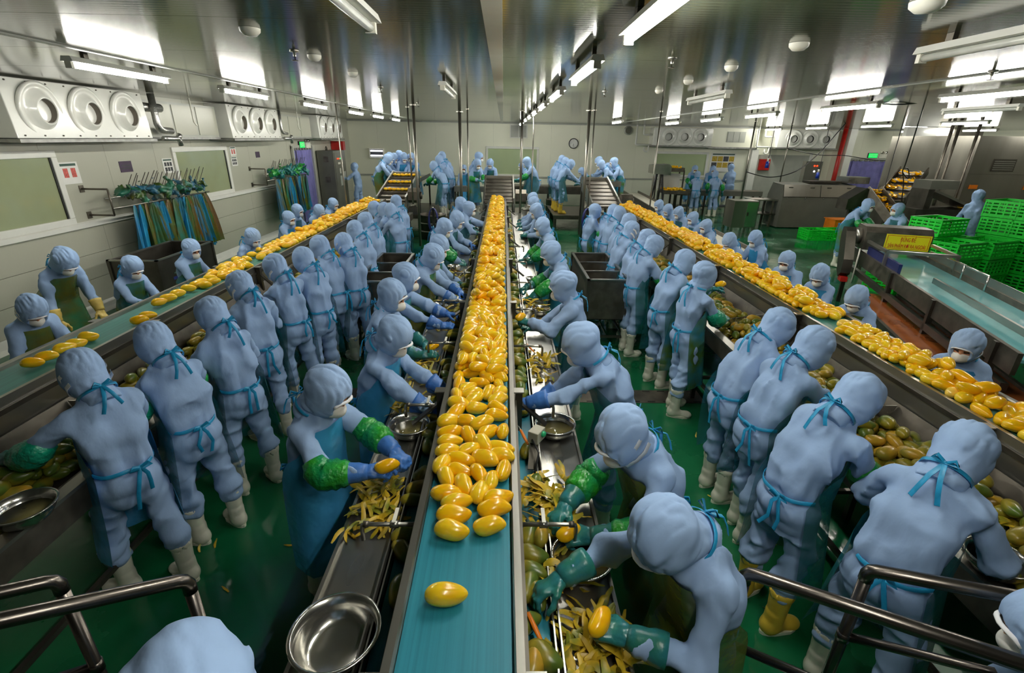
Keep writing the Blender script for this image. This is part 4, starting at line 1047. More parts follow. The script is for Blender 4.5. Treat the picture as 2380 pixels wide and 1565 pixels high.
# far end of the hall
G2 = 'workers at the sorting tables by the back wall'
add('K1', 'bare-handed man in blue touching the tall electrical cabinet', 823, 388, 1.45, 78, Y=18.2, group=G2, hp=0, bend=2, bend2=4, apron_on=False, glove='skin', mask=False, hands=((-.15, .46, 1.20), (.26, .02, .70)), hpose=('flat', 'flat'), stance={'L': (-.1, 0, 0), 'R': (.1, -.05, 0)})
bk = [(902, 371, 15.2, -80, 0.46, 'leftmost worker bowed over the left sorting table', dict(hp=44, bend=20, apron='apron_olive')), (906, 367, 15.8, -85, 0.46, 'worker half hidden behind the leftmost one at the left sorting table', dict(hp=44)),
      (916, 368, 16.3, -100, 0.46, 'third worker along the left sorting table', dict(hp=40)), (929, 362, 16.8, -120, 0.46, 'tall worker at the back of the left sorting table', dict(hp=30)), (939, 367, 16.3, -150, 0.46, 'worker facing out and bowing at the left sorting table', dict(hp=46, apron='apron_blue')),
      (956, 367, 16.4, 172, 0.46, 'rightmost worker facing out behind the left thick pole', dict(hp=22, apron='apron_blue')),
      (1008, 387, 15.3, 60, 0.34, 'worker seen from behind right of the left elevator motor', dict(hp=46, bend=20, sleeve='sleeve_green')), (1021, 374, 16.0, 62, 0.34, 'second worker from behind right of the left elevator', dict(hp=42, bend=20)), (1027, 365, 16.8, 50, 0.34, 'farthest worker of the three right of the left elevator', dict(hp=30)),
      (1037, 407, 16.4, 176, 0, 'worker bending forward over the steel barrel', dict(hp=40, bend=34, apron='apron_olive', arm='down')), (1078, 393, 18.9, 178, 0, 'small worker facing out before the wide grey pole', dict(hp=16, bend=4, arm='down', apron='apron_blue')),
      (1110, 382, 15.4, -150, 0.38, 'worker with yellow-green sleeves left of the centre elevator', dict(hp=34, sleeve='sleeve_green', apron='apron_green')), (1114, 366, 16.6, -110, 0.38, 'tall worker standing behind the one with green sleeves', dict(hp=20)),
      (1139, 381, 16.2, 172, 0.38, 'worker facing out below the middle window', dict(hp=44, apron='apron_green')), (1224, 378, 15.4, 90, 0.42, 'worker in profile right of the centre elevator', dict(hp=36, sleeve='sleeve_green', apron='apron_teal')), (1213, 387, 16.4, 100, 0.42, 'worker half hidden behind the centre thick pole', dict(hp=20)),
      (1307, 373, 16.6, -70, 0.45, 'left one of three workers in yellow boots', dict(hp=36, boots='boot_yellow', bend=14)), (1315, 378, 16.1, -72, 0.45, 'middle one of three workers in yellow boots', dict(hp=40, boots='boot_yellow', bend=16)), (1327, 383, 15.6, -78, 0.45, 'right one of three workers in yellow boots', dict(hp=46, boots='boot_yellow', bend=18)),
      (1351, 399, 16.9, 120, 0.42, 'small worker bent low at the middle sorting table', dict(hp=44, bend=30)), (1392, 376, 16.8, 100, 0.42, 'left rear worker right of the middle sorting table', dict(hp=44, bend=22)), (1397, 384, 16.0, 95, 0.42, 'worker leaning with outstretched arms right of the middle table', dict(hp=40, bend=24, arm='reach')),
      (1412, 389, 16.6, 110, 0.42, 'worker partly hidden between two others above the right elevator', dict(hp=36)), (1426, 378, 16.2, 95, 0.42, 'rightmost standing worker above the right elevator', dict(hp=22, apron='apron_green')),
      (1615, 394, 20.4, 175, 0, 'worker facing out by the tray of peeled fruit', dict(hp=26, apron='apron_blue', sleeve='sleeve_green')), (1621, 407, 18.5, -10, .0, 'short worker seen from behind at the trimming table', dict(hp=20, bend=4, arm='work', sleeve='sleeve_green', apron='apron_green')),
      (1657, 395, 20.4, 178, 0, 'worker facing out across the trimming table', dict(hp=30, apron='apron_blue')), (1662, 406, 18.6, 5, .0, 'worker seen from behind with elbow out at the trimming table', dict(hp=20, bend=2, hands=((-.24, .10, .92), (.34, .04, .86)), sleeve='sleeve_green', apron='apron_green')),
      (1699, 390, 20.8, 0, 0, 'worker seen from behind near the picture board', dict(hp=10, bend=2, apron_on=False)),
      (2018, 478, 10.6, -150, .0, 'masked worker in green sleeves left of the packing chute', dict(hp=24, bend=20, sleeve='sleeve_green', apron='apron_green')), (2085, 488, 9.9, 95, .0, 'worker in profile right of the packing chute', dict(hp=14, bend=6, sleeve='sleeve_green')),
      (2274, 456, 11.2, -35, 0, 'lone worker walking behind the stacks of green crates', dict(hp=4, bend=2, arm='down', apron_on=False))]
for i, (px, py, Y, f, g, lab, kw) in enumerate(bk):
    kw.setdefault('apron', 'apron_teal')
    add('K%d' % (i + 2), lab, px, py, 1.4, f, Y=Y, group=G2, ground=g, **kw)
PLATFORMS = [(-4.15, -1.95, 14.75, 17.5, .46, 'steel platform under the left rear sorting team'), (-2.2, -.95, 14.95, 17.2, .34, 'steel platform right of the left elevator'), (-1.35, .0, 15.0, 17.8, .38, 'steel platform left of the centre elevator'),
             (.15, 1.35, 14.95, 17.0, .42, 'steel platform right of the centre elevator'), (1.55, 2.75, 15.1, 17.3, .45, 'steel platform under the workers in yellow boots'), (2.95, 4.3, 15.4, 18.2, .42, 'steel platform under the workers above the right elevator')]
if any(s < .86 or s > 1.16 for _, s in PEOPLE): print('SCALES', [(a[:40], s) for a, s in PEOPLE if s < .86 or s > 1.16])
# ------------------------------------------------------------------ fruit
def mango_geo(n, m, seed, peeled, L=.136):
    rs = np.random.RandomState(seed); V = []
    nf = 9; ph = rs.rand() * 6; bow = rs.uniform(.0, .006); w = rs.uniform(.95, 1.06)
    for i in range(m + 1):
        t = .5 - .5 * math.cos(math.pi * i / m); r = max(0, 4 * t * (1 - t)) ** (.54 if t > .5 else .48) * (1.05 - .20 * t)
        y = (t - .5) * L; zo = bow * math.sin(math.pi * t)
        for j in range(n):
            a = 2 * math.pi * j / n; f = 1.0
            if peeled:
                q = ((a + ph) % (2 * math.pi / nf)) - math.pi / nf; f = .45 + .55 * math.cos(math.pi / nf) / math.cos(q)
            V.append(((.041 * w * r * f) * math.cos(a) + (.004 * math.sin(2 * math.pi * t) if i not in (0, m) else 0), y, .0385 * w * r * f * math.sin(a) + zo))
    F = [(i * n + j, i * n + (j + 1) % n, (i + 1) * n + (j + 1) % n, (i + 1) * n + j) for i in range(m) for j in range(n)]
    return np.array(V), np.array(F)
def mango_me(n, m, seed, peeled, mt): V, F = mango_geo(n, m, seed, peeled); return mesh_np('mango', V, F[:, ::-1], mt)
PEELED = [mango_me(27, 14, s, True, mt) for s, mt in ((1, 'mango'), (2, 'mango'), (3, 'mango_deep'), (4, 'mango'), (5, 'mango_deep'), (6, 'mango_pale'))]
GREEN = [mango_me(18, 12, s, False, mt) for s, mt in ((11, 'mango_skin'), (12, 'mango_skin'), (13, 'mango_skin'), (14, 'mango_skin_ripe'))]
def relax(P, A, x0, x1, rad=.0345, it=40, half=.036):
    """push lying fruit apart; P (n,2), A heading"""
    n = len(P)
    for _ in range(it):
        D = np.stack([np.sin(A), np.cos(A)], 1)   # long axis
        C = np.concatenate([P - D * half, P, P + D * half]); own = np.tile(np.arange(n), 3)
        R_ = np.concatenate([np.full(n, rad * .78), np.full(n, rad), np.full(n, rad * .78)])
        o = np.argsort(C[:, 1]); mv = np.zeros((n, 2)); cn = np.zeros(n)
        Cs = C[o]; Os = own[o]; Rs = R_[o]
        for sft in range(1, 40):
            if sft >= len(o): break
            d = Cs[sft:] - Cs[:-sft]; q = np.hypot(d[:, 0], d[:, 1]) + 1e-6; ov = Rs[sft:] + Rs[:-sft] - q
            k = (ov > 0) & (Os[sft:] != Os[:-sft])
            if not k.any(): continue
            u = d[k] / q[k][:, None] * ov[k][:, None] * .5
            np.add.at(mv, Os[sft:][k], u); np.add.at(mv, Os[:-sft][k], -u); np.add.at(cn, Os[sft:][k], 1); np.add.at(cn, Os[:-sft][k], 1)
        P = P + mv / np.maximum(cn, 1)[:, None] * 1.3
        ext = np.abs(np.sin(A)) * half + rad * .85
        P[:, 0] = np.clip(P[:, 0], x0 + ext, x1 - ext)
    return P
def lay(x0, x1, y0, y1, z, dens, seed, spread=50):
    rs = np.random.RandomState(seed); n = int((x1 - x0) * (y1 - y0) / (.125 * .074) * dens)
    P = np.stack([rs.uniform(x0, x1, n), rs.uniform(y0, y1, n)], 1); A = np.radians(90 + rs.normal(0, spread, n))
    P = relax(P, A, x0, x1)
    return [(p[0], p[1], z + rs.uniform(-.004, .006), a, rs.uniform(-10, 10), rs.uniform(-3.1, 3.1)) for p, a in zip(P, A)]
def drop(name, meshes, q, label, group, i, sc=1.0):
    rs = random.Random(i * 7 + 1)
    me = meshes[rs.randrange(len(meshes) - (1 if meshes is PEELED and rs.random() < .8 else 0))]
    o = put(name, me, None, (q[0], q[1], q[2])); o.rotation_euler = Euler((R(q[4]), q[5], -q[3]), 'YXZ') if False else (Matrix.Rotation(-q[3], 3, 'Z') @ Matrix.Rotation(R(q[4]), 3, 'X') @ Matrix.Rotation(q[5], 3, 'Y')).to_euler()
    s = sc * rs.uniform(.92, 1.08); o.scale = (s, s, s)
    return tag(o, label, 'mango', group)
def stuff_fruit(name, qs, geos, mats, label, seed):
    rs = np.random.RandomState(seed); Vs = []; Fs = []; mi = []; n = 0
    for q in qs:
        g = rs.randint(len(geos)); V, F = geos[g]; s = rs.uniform(.92, 1.08)
        M = np.array(Matrix.Rotation(-q[3], 3, 'Z') @ Matrix.Rotation(R(q[4]), 3, 'X') @ Matrix.Rotation(q[5], 3, 'Y'))
        Vs.append((V * s) @ M.T + np.array(q[:3])); Fs.append(F[:, ::-1] + n); n += len(V); mi.append(np.full(len(F), rs.choice(len(mats), p=None)))
    if not Vs: return
    o = put(name, mesh_np(name, np.concatenate(Vs), np.concatenate(Fs), mats, True, np.concatenate(mi)))
    return tag(o, label, 'mango', None, 'stuff')
PG = [mango_geo(14, 9, s, True) for s in (21, 22, 23)]; GG = [mango_geo(10, 8, s, False) for s in (31, 32)]
def spread_fruit(qs, keep, meshes, geos, mats, name, lanes, grp, slab, seed, kind):
    """the largest-looking fruit as single things with a label by lane and order, the rest as one heap"""
    qs = sorted(qs, key=lambda q: (Vector(q[:3]) - CP).length - q[2] * 3)
    top = sorted(qs[:keep], key=lambda q: q[1]); cnt = {}
    zs = min(q[2] for q in qs) + .03
    for i, q in enumerate(top):
        ln = next(l for l, lim in lanes if q[0] <= lim); lay_ = 'upper ' if q[2] > zs else ''
        c = cnt[(ln, lay_)] = cnt.get((ln, lay_), 0) + 1
        drop(name, meshes, q, '%s %s%s from the front %s' % (ordw(c), lay_, kind, ln), grp, i + seed * 1000)
    if len(qs) > keep: stuff_fruit(name + '_pile', qs[keep:], geos, mats, slab, seed)
ZM = ZB + .0415
# centre belt: hand-set front rows, then a dense pile
FRONT = [(1037, 1377, 88, 'single peeled mango lying alone at the front of the centre belt'), (1050, 1228, 96, 'front left peeled mango of the first row on the centre belt'), (1138, 1217, 84, 'front right peeled mango of the first row on the centre belt'),
         (1055, 1191, 86, None), (1149, 1178, 86, None), (1062, 1162, 78, None), (1158, 1152, 72, None), (1037, 1143, 95, None), (1115, 1138, 8, None), (1142, 1113, 14, None), (1078, 1124, 150, None), (1036, 1105, 150, None), (1112, 1098, 160, None), (1168, 1088, 10, None),
         (1068, 1090, 100, None), (1028, 1073, 20, None), (1128, 1062, 120, None), (1072, 1062, 108, None), (1166, 1055, 110, None), (1042, 1045, 84, None), (1091, 1040, 60, None), (1123, 1028, 140, None), (1164, 1036, 110, None), (1046, 1022, 82, None), (1088, 1008, 150, None), (1135, 1000, 40, None), (1170, 998, 10, None), (1047, 1000, 75, None), (1045, 975, 70, None), (1085, 975, 110, None), (1120, 978, 65, None)]
qs = []
for i, (px, py, a, lab) in enumerate(FRONT):
    p = at(px, py, ZM + .01); q = (p.x, p.y, ZM, R(a), 0, rnd.uniform(-3, 3))
    if lab: drop('peeled_mango', PEELED[:5], q, lab, 'peeled mangoes on the centre belt', i, 1.06)
    else: qs.append(q)
ys = max(q[1] for q in qs)
b0, b1 = -0.13 - .172, -0.13 + .172
qs += lay(b0, b1, ys + .05, 12.2, ZM, .98, 41) + lay(b0 + .01, b1 - .01, 2.75, 12.2, ZM + .055, .72, 42) + lay(b0 + .03, b1 - .03, 4.2, 12.2, ZM + .10, .40, 43)
spread_fruit(qs, 130, PEELED, PG, ['mango', 'mango', 'mango_deep'], 'peeled_mango', [('along the left edge of the centre belt', -.19), ('along the middle of the centre belt', -.07), ('along the right edge of the centre belt', 9)], 'peeled mangoes on the centre belt', 'dense heap of peeled mangoes on the far part of the centre belt', 1, 'peeled mango')
# left belt: sparse front
LF = [(75, 842, 70), (108, 827, 70), (150, 807, 30), (176, 797, 40), (205, 781, 66), (325, 742, 66), (346, 732, 64), (370, 701, 30), (391, 691, 66), (413, 681, 40), (438, 669, 70), (477, 661, 90), (457, 660, 60), (488, 645, 62), (497, 652, 60), (468, 655, 40), (520, 640, 60)]
qs = []
for px, py, a in LF:
    p = at(px, py, ZM + .005); qs.append((max(-3.19, min(-2.93, p.x)), p.y, ZM, R(a), 0, rnd.uniform(-3, 3)))
lb = (-3.06 - .172, -3.06 + .172)
qs += lay(*lb, 5.15, 6.6, ZM, .62, 51) + lay(*lb, 6.6, 11.9, ZM, .95, 52) + lay(lb[0] + .02, lb[1] - .02, 7.4, 11.9, ZM + .055, .5, 53)
spread_fruit(qs, 45, PEELED, PG, ['mango', 'mango', 'mango_deep'], 'peeled_mango', [('on the wall half of the left belt', -3.06), ('on the aisle half of the left belt', 0)], 'peeled mangoes on the left belt', 'heap of peeled mangoes on the far part of the left belt', 2, 'peeled mango')
# right belt
rb = (2.92 - .172, 2.92 + .172)
qs = lay(*rb, 1.35, 3.78, ZM, .97, 61) + lay(*rb, 3.95, 11.8, ZM, .97, 62) + lay(rb[0] + .02, rb[1] - .02, 1.7, 3.2, ZM + .05, .28, 63) + lay(rb[0] + .02, rb[1] - .02, 4.3, 11.8, ZM + .055, .6, 64)
spread_fruit(qs, 105, PEELED, PG, ['mango', 'mango', 'mango_deep'], 'peeled_mango', [('along the aisle edge of the right belt', 2.86), ('along the middle of the right belt', 2.98), ('along the far edge of the right belt', 9)], 'peeled mangoes on the right belt', 'heap of peeled mangoes on the far part of the right belt', 3, 'peeled mango')
# unpeeled fruit: centre feed belt
ug = []
UF = [(1232, 1240, 20), (1258, 1245, 10), (1297, 1232, 80), (1238, 1290, 100), (1240, 1325, 120), (1228, 1362, 20), (1245, 1385, 160), (1225, 1450, 60), (1265, 1525, 120), (1240, 1540, 20), (1225, 1045, 20), (1245, 1120, 30)]
for px, py, a in UF:
    p = at(px, py, .94); ug.append((p.x, p.y, .938 if p.x < .22 else .925, R(a), 0, rnd.uniform(-3, 3)))
ug += lay(.102, .198, 2.75, 12.0, .937, .95, 71, 60) + lay(.105, .195, 3.2, 9.5, .985, .5, 72, 60) + lay(-.455, -.365, 1.4, 9.0, .937, .8, 73, 60)
spread_fruit(ug, 90, GREEN, GG, ['mango_skin', 'mango_skin', 'mango_skin_ripe'], 'unpeeled_mango', [('on the left feed belt of the centre line', -.1), ('on the right feed belt of the centre line', .22), ('lying on the right peeling table', 9)], 'unpeeled mangoes beside the centre belt', 'unpeeled mangoes farther along the feed belts of the centre line', 4, 'unpeeled mango')
# trough heaps of the outer lines
def heap(Xc, s, bays, seed):
    q = []
    for i, (y0, y1, ox0, ox1, lv) in enumerate(bays):
        a, b = sorted((Xc + s * ox0, Xc + s * ox1))
        for l in range(lv):
            sh = .035 * l; q += lay(a + sh * .6, b - sh * .6, y0 + sh, y1 - sh, .828 + .047 * l, .95 - .1 * l, seed * 10 + i * 4 + l, 70)
    return q
qb = heap(2.92, -1, [(1.05, 1.95, .27, .74, 4), (1.9, 2.75, .27, .75, 4), (2.8, 3.6, .27, .75, 4), (3.85, 4.65, .27, .72, 4), (4.7, 6.3, .3, .7, 3), (6.6, 9.0, .3, .7, 2)], 8)
spread_fruit(qb, 140, GREEN, GG, ['mango_skin', 'mango_skin', 'mango_skin_ripe'], 'unpeeled_mango', [('near the rim of the right trough', 2.35), ('in the middle of the right trough', 2.48), ('against the belt in the right trough', 9)], 'unpeeled mangoes in the right trough', 'lower and farther unpeeled mangoes in the right trough', 5, 'unpeeled mango')
qa = heap(-3.06, 1, [(1.75, 2.75, .27, .66, 3), (2.95, 3.65, .27, .64, 3), (3.85, 4.6, .28, .62, 3), (4.8, 6.5, .3, .6, 2), (6.9, 9.5, .3, .6, 2)], 9)
spread_fruit(qa, 65, GREEN, GG, ['mango_skin', 'mango_skin', 'mango_skin_ripe'], 'unpeeled_mango', [('against the belt in the left trough', -2.62), ('near the rim of the left trough', 9)], 'unpeeled mangoes in the left trough', 'farther unpeeled mangoes in the left trough', 6, 'unpeeled mango')
# fruit in hands
for key, n, peeled, lab in (('C1', 'R', True, 'half-peeled mango in the hands of the front left worker'), ('R1', 'L', True, 'peeled mango held in the teal glove of the nearest worker'), ('R2', 'L', True, 'mango held low by the worker with green sleeves'), ('C3', 'L', True, 'mango held by the upright worker left of the centre belt'),
                             ('C10', 'L', True, 'mango held out toward the belt by the farthest left worker'), ('R4', 'L', True, 'mango held up over a bowl on the right table'), ('R5', 'L', True, 'mango in the gloves of the fifth right worker'), ('B5', 'L', True, 'mango lifted toward the right belt by the upright worker')):
    p = hand_world(key, n, .10, .028)
    drop('peeled_mango', PEELED[:5], (p.x, p.y, p.z, R(rnd.uniform(20, 80)), 0, 1), lab, None, 5)
# ------------------------------------------------------------------ peelings
def strip(rs, L, w, curl):
    n = 6; P = []
    a0 = rs.uniform(-1, 1) * curl
    x = y = z = 0.0; pts = []
    yaw = 0; pit = rs.uniform(0, .5)
    for i in range(n + 1):
        pts.append((x, y, z)); st = L / n; yaw += rs.uniform(-.25, .25); pit += rs.uniform(-.35, .25) * curl
        x += st * math.sin(yaw) * math.cos(pit); y += st * math.cos(yaw) * math.cos(pit); z += st * math.sin(pit)
    roll = rs.uniform(-.7, .7)
    for i, p in enumerate(pts):
        ww = w * (0.35 + .65 * math.sin(math.pi * min(1, (i + .6) / (n + .8)))); dx = ww / 2 * math.cos(roll); dz = ww / 2 * math.sin(roll)
        P.append([(p[0] - dx, p[1], p[2] - dz), (p[0], p[1], p[2] + ww * .12), (p[0] + dx, p[1], p[2] + dz)])
    V = np.array([q for r_ in P for q in r_]); V[:, 2] -= V[:, 2].min()
    F = np.array([(i * 3 + j, i * 3 + j + 1, (i + 1) * 3 + j + 1, (i + 1) * 3 + j) for i in range(n) for j in range(2)])
    return V, F
def peel_heap(x0, x1, y0, y1, z, n, lab, seed, h=.05):
    rs = np.random.RandomState(seed); Vs = []; Fs = []; k = 0
    for i in range(n):
        V, F = strip(rs, rs.uniform(.06, .15), rs.uniform(.018, .034), 1.0); a = rs.uniform(0, 6.28); c, s = math.cos(a), math.sin(a)
        V = V @ np.array([[c, -s, 0], [s, c, 0], [0, 0, 1]]).T
        u, v = np.clip(rs.normal(0, .3, 2), -.5, .5); px = (x0 + x1) / 2 + u * (x1 - x0); py = (y0 + y1) / 2 + v * (y1 - y0)
        hz = h * max(0, 1 - 3.6 * (u * u + v * v)) * rs.rand()
        Vs.append(V + np.array([px, py, z + .002 + hz])); Fs.append(F + k); k += len(V)
    o = put('peel_heap', mesh_np('peel_heap', np.concatenate(Vs), np.concatenate(Fs), 'peel', True)); tag(o, lab, 'peelings', None, 'stuff')
HP = [(.235, .46, 1.02, 1.34, .886, 120, 'large heap of yellow-green peelings on the right table at the front'), (.10, .36, 1.70, 2.10, .93, 90, 'heap of peelings spilling over the feed belt before the second worker'), (-.72, -.50, 1.72, 2.15, .886, 100, 'heap of peelings on the left table before the front worker'),
      (-.72, -.50, 2.7, 3.1, .886, 50, 'scattered peelings on the left table past the bowl'), (-.70, -.5, 3.2, 3.7, .886, 45, 'small drift of peelings on the left table midway'), (.24, .45, 3.3, 3.75, .886, 50, 'drift of peelings on the right table by the fourth tap'), (.24, .45, 4.4, 5.6, .886, 60, 'peelings strewn far along the right table'),
      (-.70, -.5, 4.3, 6.5, .886, 80, 'peelings strewn far along the left table'), (2.12, 2.35, 3.55, 3.95, .80, 110, 'heap of peelings in the right trough beside the upright worker'), (2.15, 2.6, 1.62, 1.95, .86, 60, 'peelings in the right trough near the edge'), (2.2, 2.5, 4.4, 4.9, .82, 60, 'peelings deeper along the right trough'),
      (-2.75, -2.3, 2.75, 3.05, .82, 60, 'peelings in the left trough between workers'), (-2.75, -2.3, 1.6, 1.95, .83, 40, 'peelings in the left trough at the front'), (-2.7, -2.3, 3.5, 4.9, .82, 70, 'peelings farther along the left trough'), (.16, .34, 1.38, 1.66, .90, 26, 'few peelings around the nearest bowl')]
for i, h in enumerate(HP): peel_heap(*h, seed=100 + i)
FL = [(1670, 1165, 'pale peel strip on the green floor by the right aisle'), (1618, 1018, 'thin peel strip on the floor behind the second right worker'), (1760, 1240, 'short peel on the floor beside the yellow boots'), (1800, 1430, 'ring of peel on the floor before the handrail'), (1780, 1262, 'small peel scrap on the floor near the boots'),
      (500, 1275, 'orange peel strip on the dark floor at left'), (465, 1285, 'second orange peel strip on the dark left floor'), (685, 1268, 'peel strip alone in the dark left aisle'), (640, 1060, 'orange peel scraps near the third pair of boots'), (1750, 1225, 'peel strip under the bench on the right'), (560, 1135, 'peel scrap beside the white boot'), (532, 1378, 'tiny peel on the dark floor near the left handrail')]
for i, (px, py, lab) in enumerate(FL):
    p = at(px, py, 0); rs = np.random.RandomState(300 + i); V, F = strip(rs, .07 if i else .09, .016, .3)
    o = put('peel_strip', mesh_np('peel_strip', V, F, 'peel'), None, (p.x, p.y, .002)); o.rotation_euler = (0, 0, rs.uniform(0, 6)); tag(o, lab, 'peel', 'peel scraps on the floor')
# ------------------------------------------------------------------ stair handrails in the foreground
def handrail(lab, a, d, n, post_bot, mid, r=.021):
    t = thing('handrail', lab, 'handrail'); a = Vector(a); d = Vector(d)
    c = [a + Vector((0, 0, -.05)), a + Vector((0, 0, -.02)) , a + d * .02 + Vector((0, 0, -.004)), a + d * .06, a + d * n]
    MB().tube(c, r, 14).build('top_rail', 'rail_steel', t)
    MB().tube([(a.x, a.y, post_bot), a + Vector((0, 0, -.04))], r * .9, 12).build('post', 'rail_steel', t)
    MB().tube([a + Vector((0, 0, -mid)), a + Vector((0, 0, -mid)) + d * n], r * .75, 12).build('mid_rail', 'rail_steel', t)
    MB().tube([(a.x, a.y, a.z - mid - .02), (a.x, a.y, a.z - mid + .02)], r * 1.05, 12).build('joint', 'rail_steel', t)
    MB().tube([a + d * n, a + d * n + Vector((0, 0, -(a + d * n).z))], r * .9, 12).build('post', 'rail_steel', t)
    MB().lathe([(r * 2.4, 0), (r * 2.4, .008), (r, .012)], 14, (a.x, a.y, post_bot)).build('base_flange', 'rail_steel', t)
_a = at(1735, 1330, 1.05); _b = at(2380, 1545, 1.22)
handrail('right stair handrail whose corner stands nearest the middle aisle', _a, _b - _a, 1.7, 0, .40, .025)
_a = at(2020, 1325, 1.10); _b = at(2380, 1392, 1.20)
handrail('second right stair handrail nearer the picture edge', _a, _b - _a, 2.4, 0, .36, .025)
handrail('left stair handrail whose corner stands nearest the aisle', (-.98, 1.14, 1.30), (-.30, -.36, .24), 2.4, 0, .36)
handrail('second left stair handrail at the picture edge', (-1.38, 1.14, 1.30), (-.36, -.30, .14), 2.4, 0, .40)

# ------------------------------------------------------------------ wheeled steel bins
def trolley(lab, x0, x1, y0, y1, zt, zb, m='steel_worn', ncomp=3):
    t = thing('steel_trolley', lab, 'trolley', ((x0 + x1) / 2, (y0 + y1) / 2, 0)); w, l = (x1 - x0) / 2, (y1 - y0) / 2
    b = MB()
    b.box(-w, -w + .008, -l, l, zb, zt).box(w - .008, w, -l, l, zb, zt).box(-w, w, -l, -l + .008, zb, zt).box(-w, w, l - .008, l, zb, zt).box(-w, w, -l, l, zb, zb + .008)
    b.build('tank', m, t)
    r = MB()
    for x in (-w, w): r.box(x - .018, x + .018, -l - .018, l + .018, zt, zt + .018)
    for y in (-l, l): r.box(-w - .018, w + .018, y - .018, y + .018, zt, zt + .018)
    r.build('rim', 'steel', t)
    for k in range(1, ncomp):
        y = -l + 2 * l * k / ncomp; MB().box(-w + .008, w - .008, y - .004, y + .004, zb + .01, zt - .02).build('divider', m, t); MB().box(-w + .01, w - .01, y - .012, y + .012, zt - .02, zt - .004).build('divider_rim', 'steel', t)
    for k in range(ncomp):
        y = -l + 2 * l * k / ncomp; MB().box(-w + .01, w - .01, y + .012, y + 2 * l / ncomp - .012, zb + .25, zb + .256).build('liquid', 'water', t)
    for x in (-w, w):
        for y in (-l, l):
            MB().box(x - .02, x + .02, y - .02, y + .02, .13, zt).build('leg', 'steel_dark', t)
            c = MB().tube([(x - .012, y, .055), (x + .012, y, .055)], .052, 14); wh = c.build('wheel', 'plastic_white', t); MB().box(x - .022, x + .022, y - .02, y + .02, .07, .13).build('caster_fork', 'steel', t)
        MB().box(x - .015, x + .015, -l, l, .17, .20).build('bottom_bar', 'steel_dark', t)
    for y in (-l, l): MB().box(-w, w, y - .015, y + .015, .17, .20).build('bottom_bar', 'steel_dark', t)
    return t
trolley('tall steel trolley with three open compartments in the right aisle', 1.10, 1.62, 5.95, 7.5, .95, .42)
trolley('tall steel trolley with three open compartments in the left aisle', -1.80, -1.34, 5.75, 7.3, .95, .42)
dk = trolley('dark open bin with a purple strip against the left wall', -5.40, -4.75, 6.65, 8.0, .95, .12, 'steel_dark', 1)
MB().box(.326, .330, -.42, -.16, .62, .66).build('label_strip', 'hose_blue', dk)
MB().box(.326, .330, -.38, -.22, .70, .72).build('label_strip', 'print_green', dk)

# ------------------------------------------------------------------ apron racks on the left wall
def apron_me(seed, mt):
    rs = np.random.RandomState(seed); P = []; ph = rs.rand(4) * 6
    for i in range(13):
        u = i / 12; z = -u * (.95 + .06 * math.sin(ph[0])); row = []
        for j in range(15):
            v = j / 14 - .5; w = .07 + .30 * u ** .6; fold = (.012 + .045 * u) * math.sin(v * 21 + ph[1] + u * 1.5) + .02 * u * math.sin(v * 47 + ph[2])
            row.append((fold + .05 * u * math.sin(ph[3]), v * w * (1 + .1 * math.sin(ph[3] + u * 4)) + .03 * u * math.sin(ph[0] + u * 2), z - .012 * math.cos(v * 21)))
        P.append(row)
    return MB().grid(P).mesh('hanging_apron', mt)
AP = [apron_me(s, 'hang_%d' % (s % 6)) for s in range(12)]
def sleeve_me(seed, mt):
    F = Field((-.14, -.14, -.14), (.14, .14, .14), .014); rs = np.random.RandomState(seed)
    F.ell((0, 0, 0), (.04, .06, .08), 0)
    for q in range(5):
        v = rs.uniform(-1, 1, 3); v /= np.linalg.norm(v); F.cap(v * .03, v * .115, .030, .012, .012)
    F.noise(-.02, (14, 14, 10), rs.rand(3) * 20, True)
    V, Q = F.mesh(); return mesh_np('plastic_sleeve', V, Q, mt)
SL = [sleeve_me(s, m_) for s, m_ in ((1, 'hang_2'), (2, 'sleeve_green'), (3, 'hang_3'), (4, 'hang_1'), (5, 'glove_teal'), (6, 'hang_2'))]
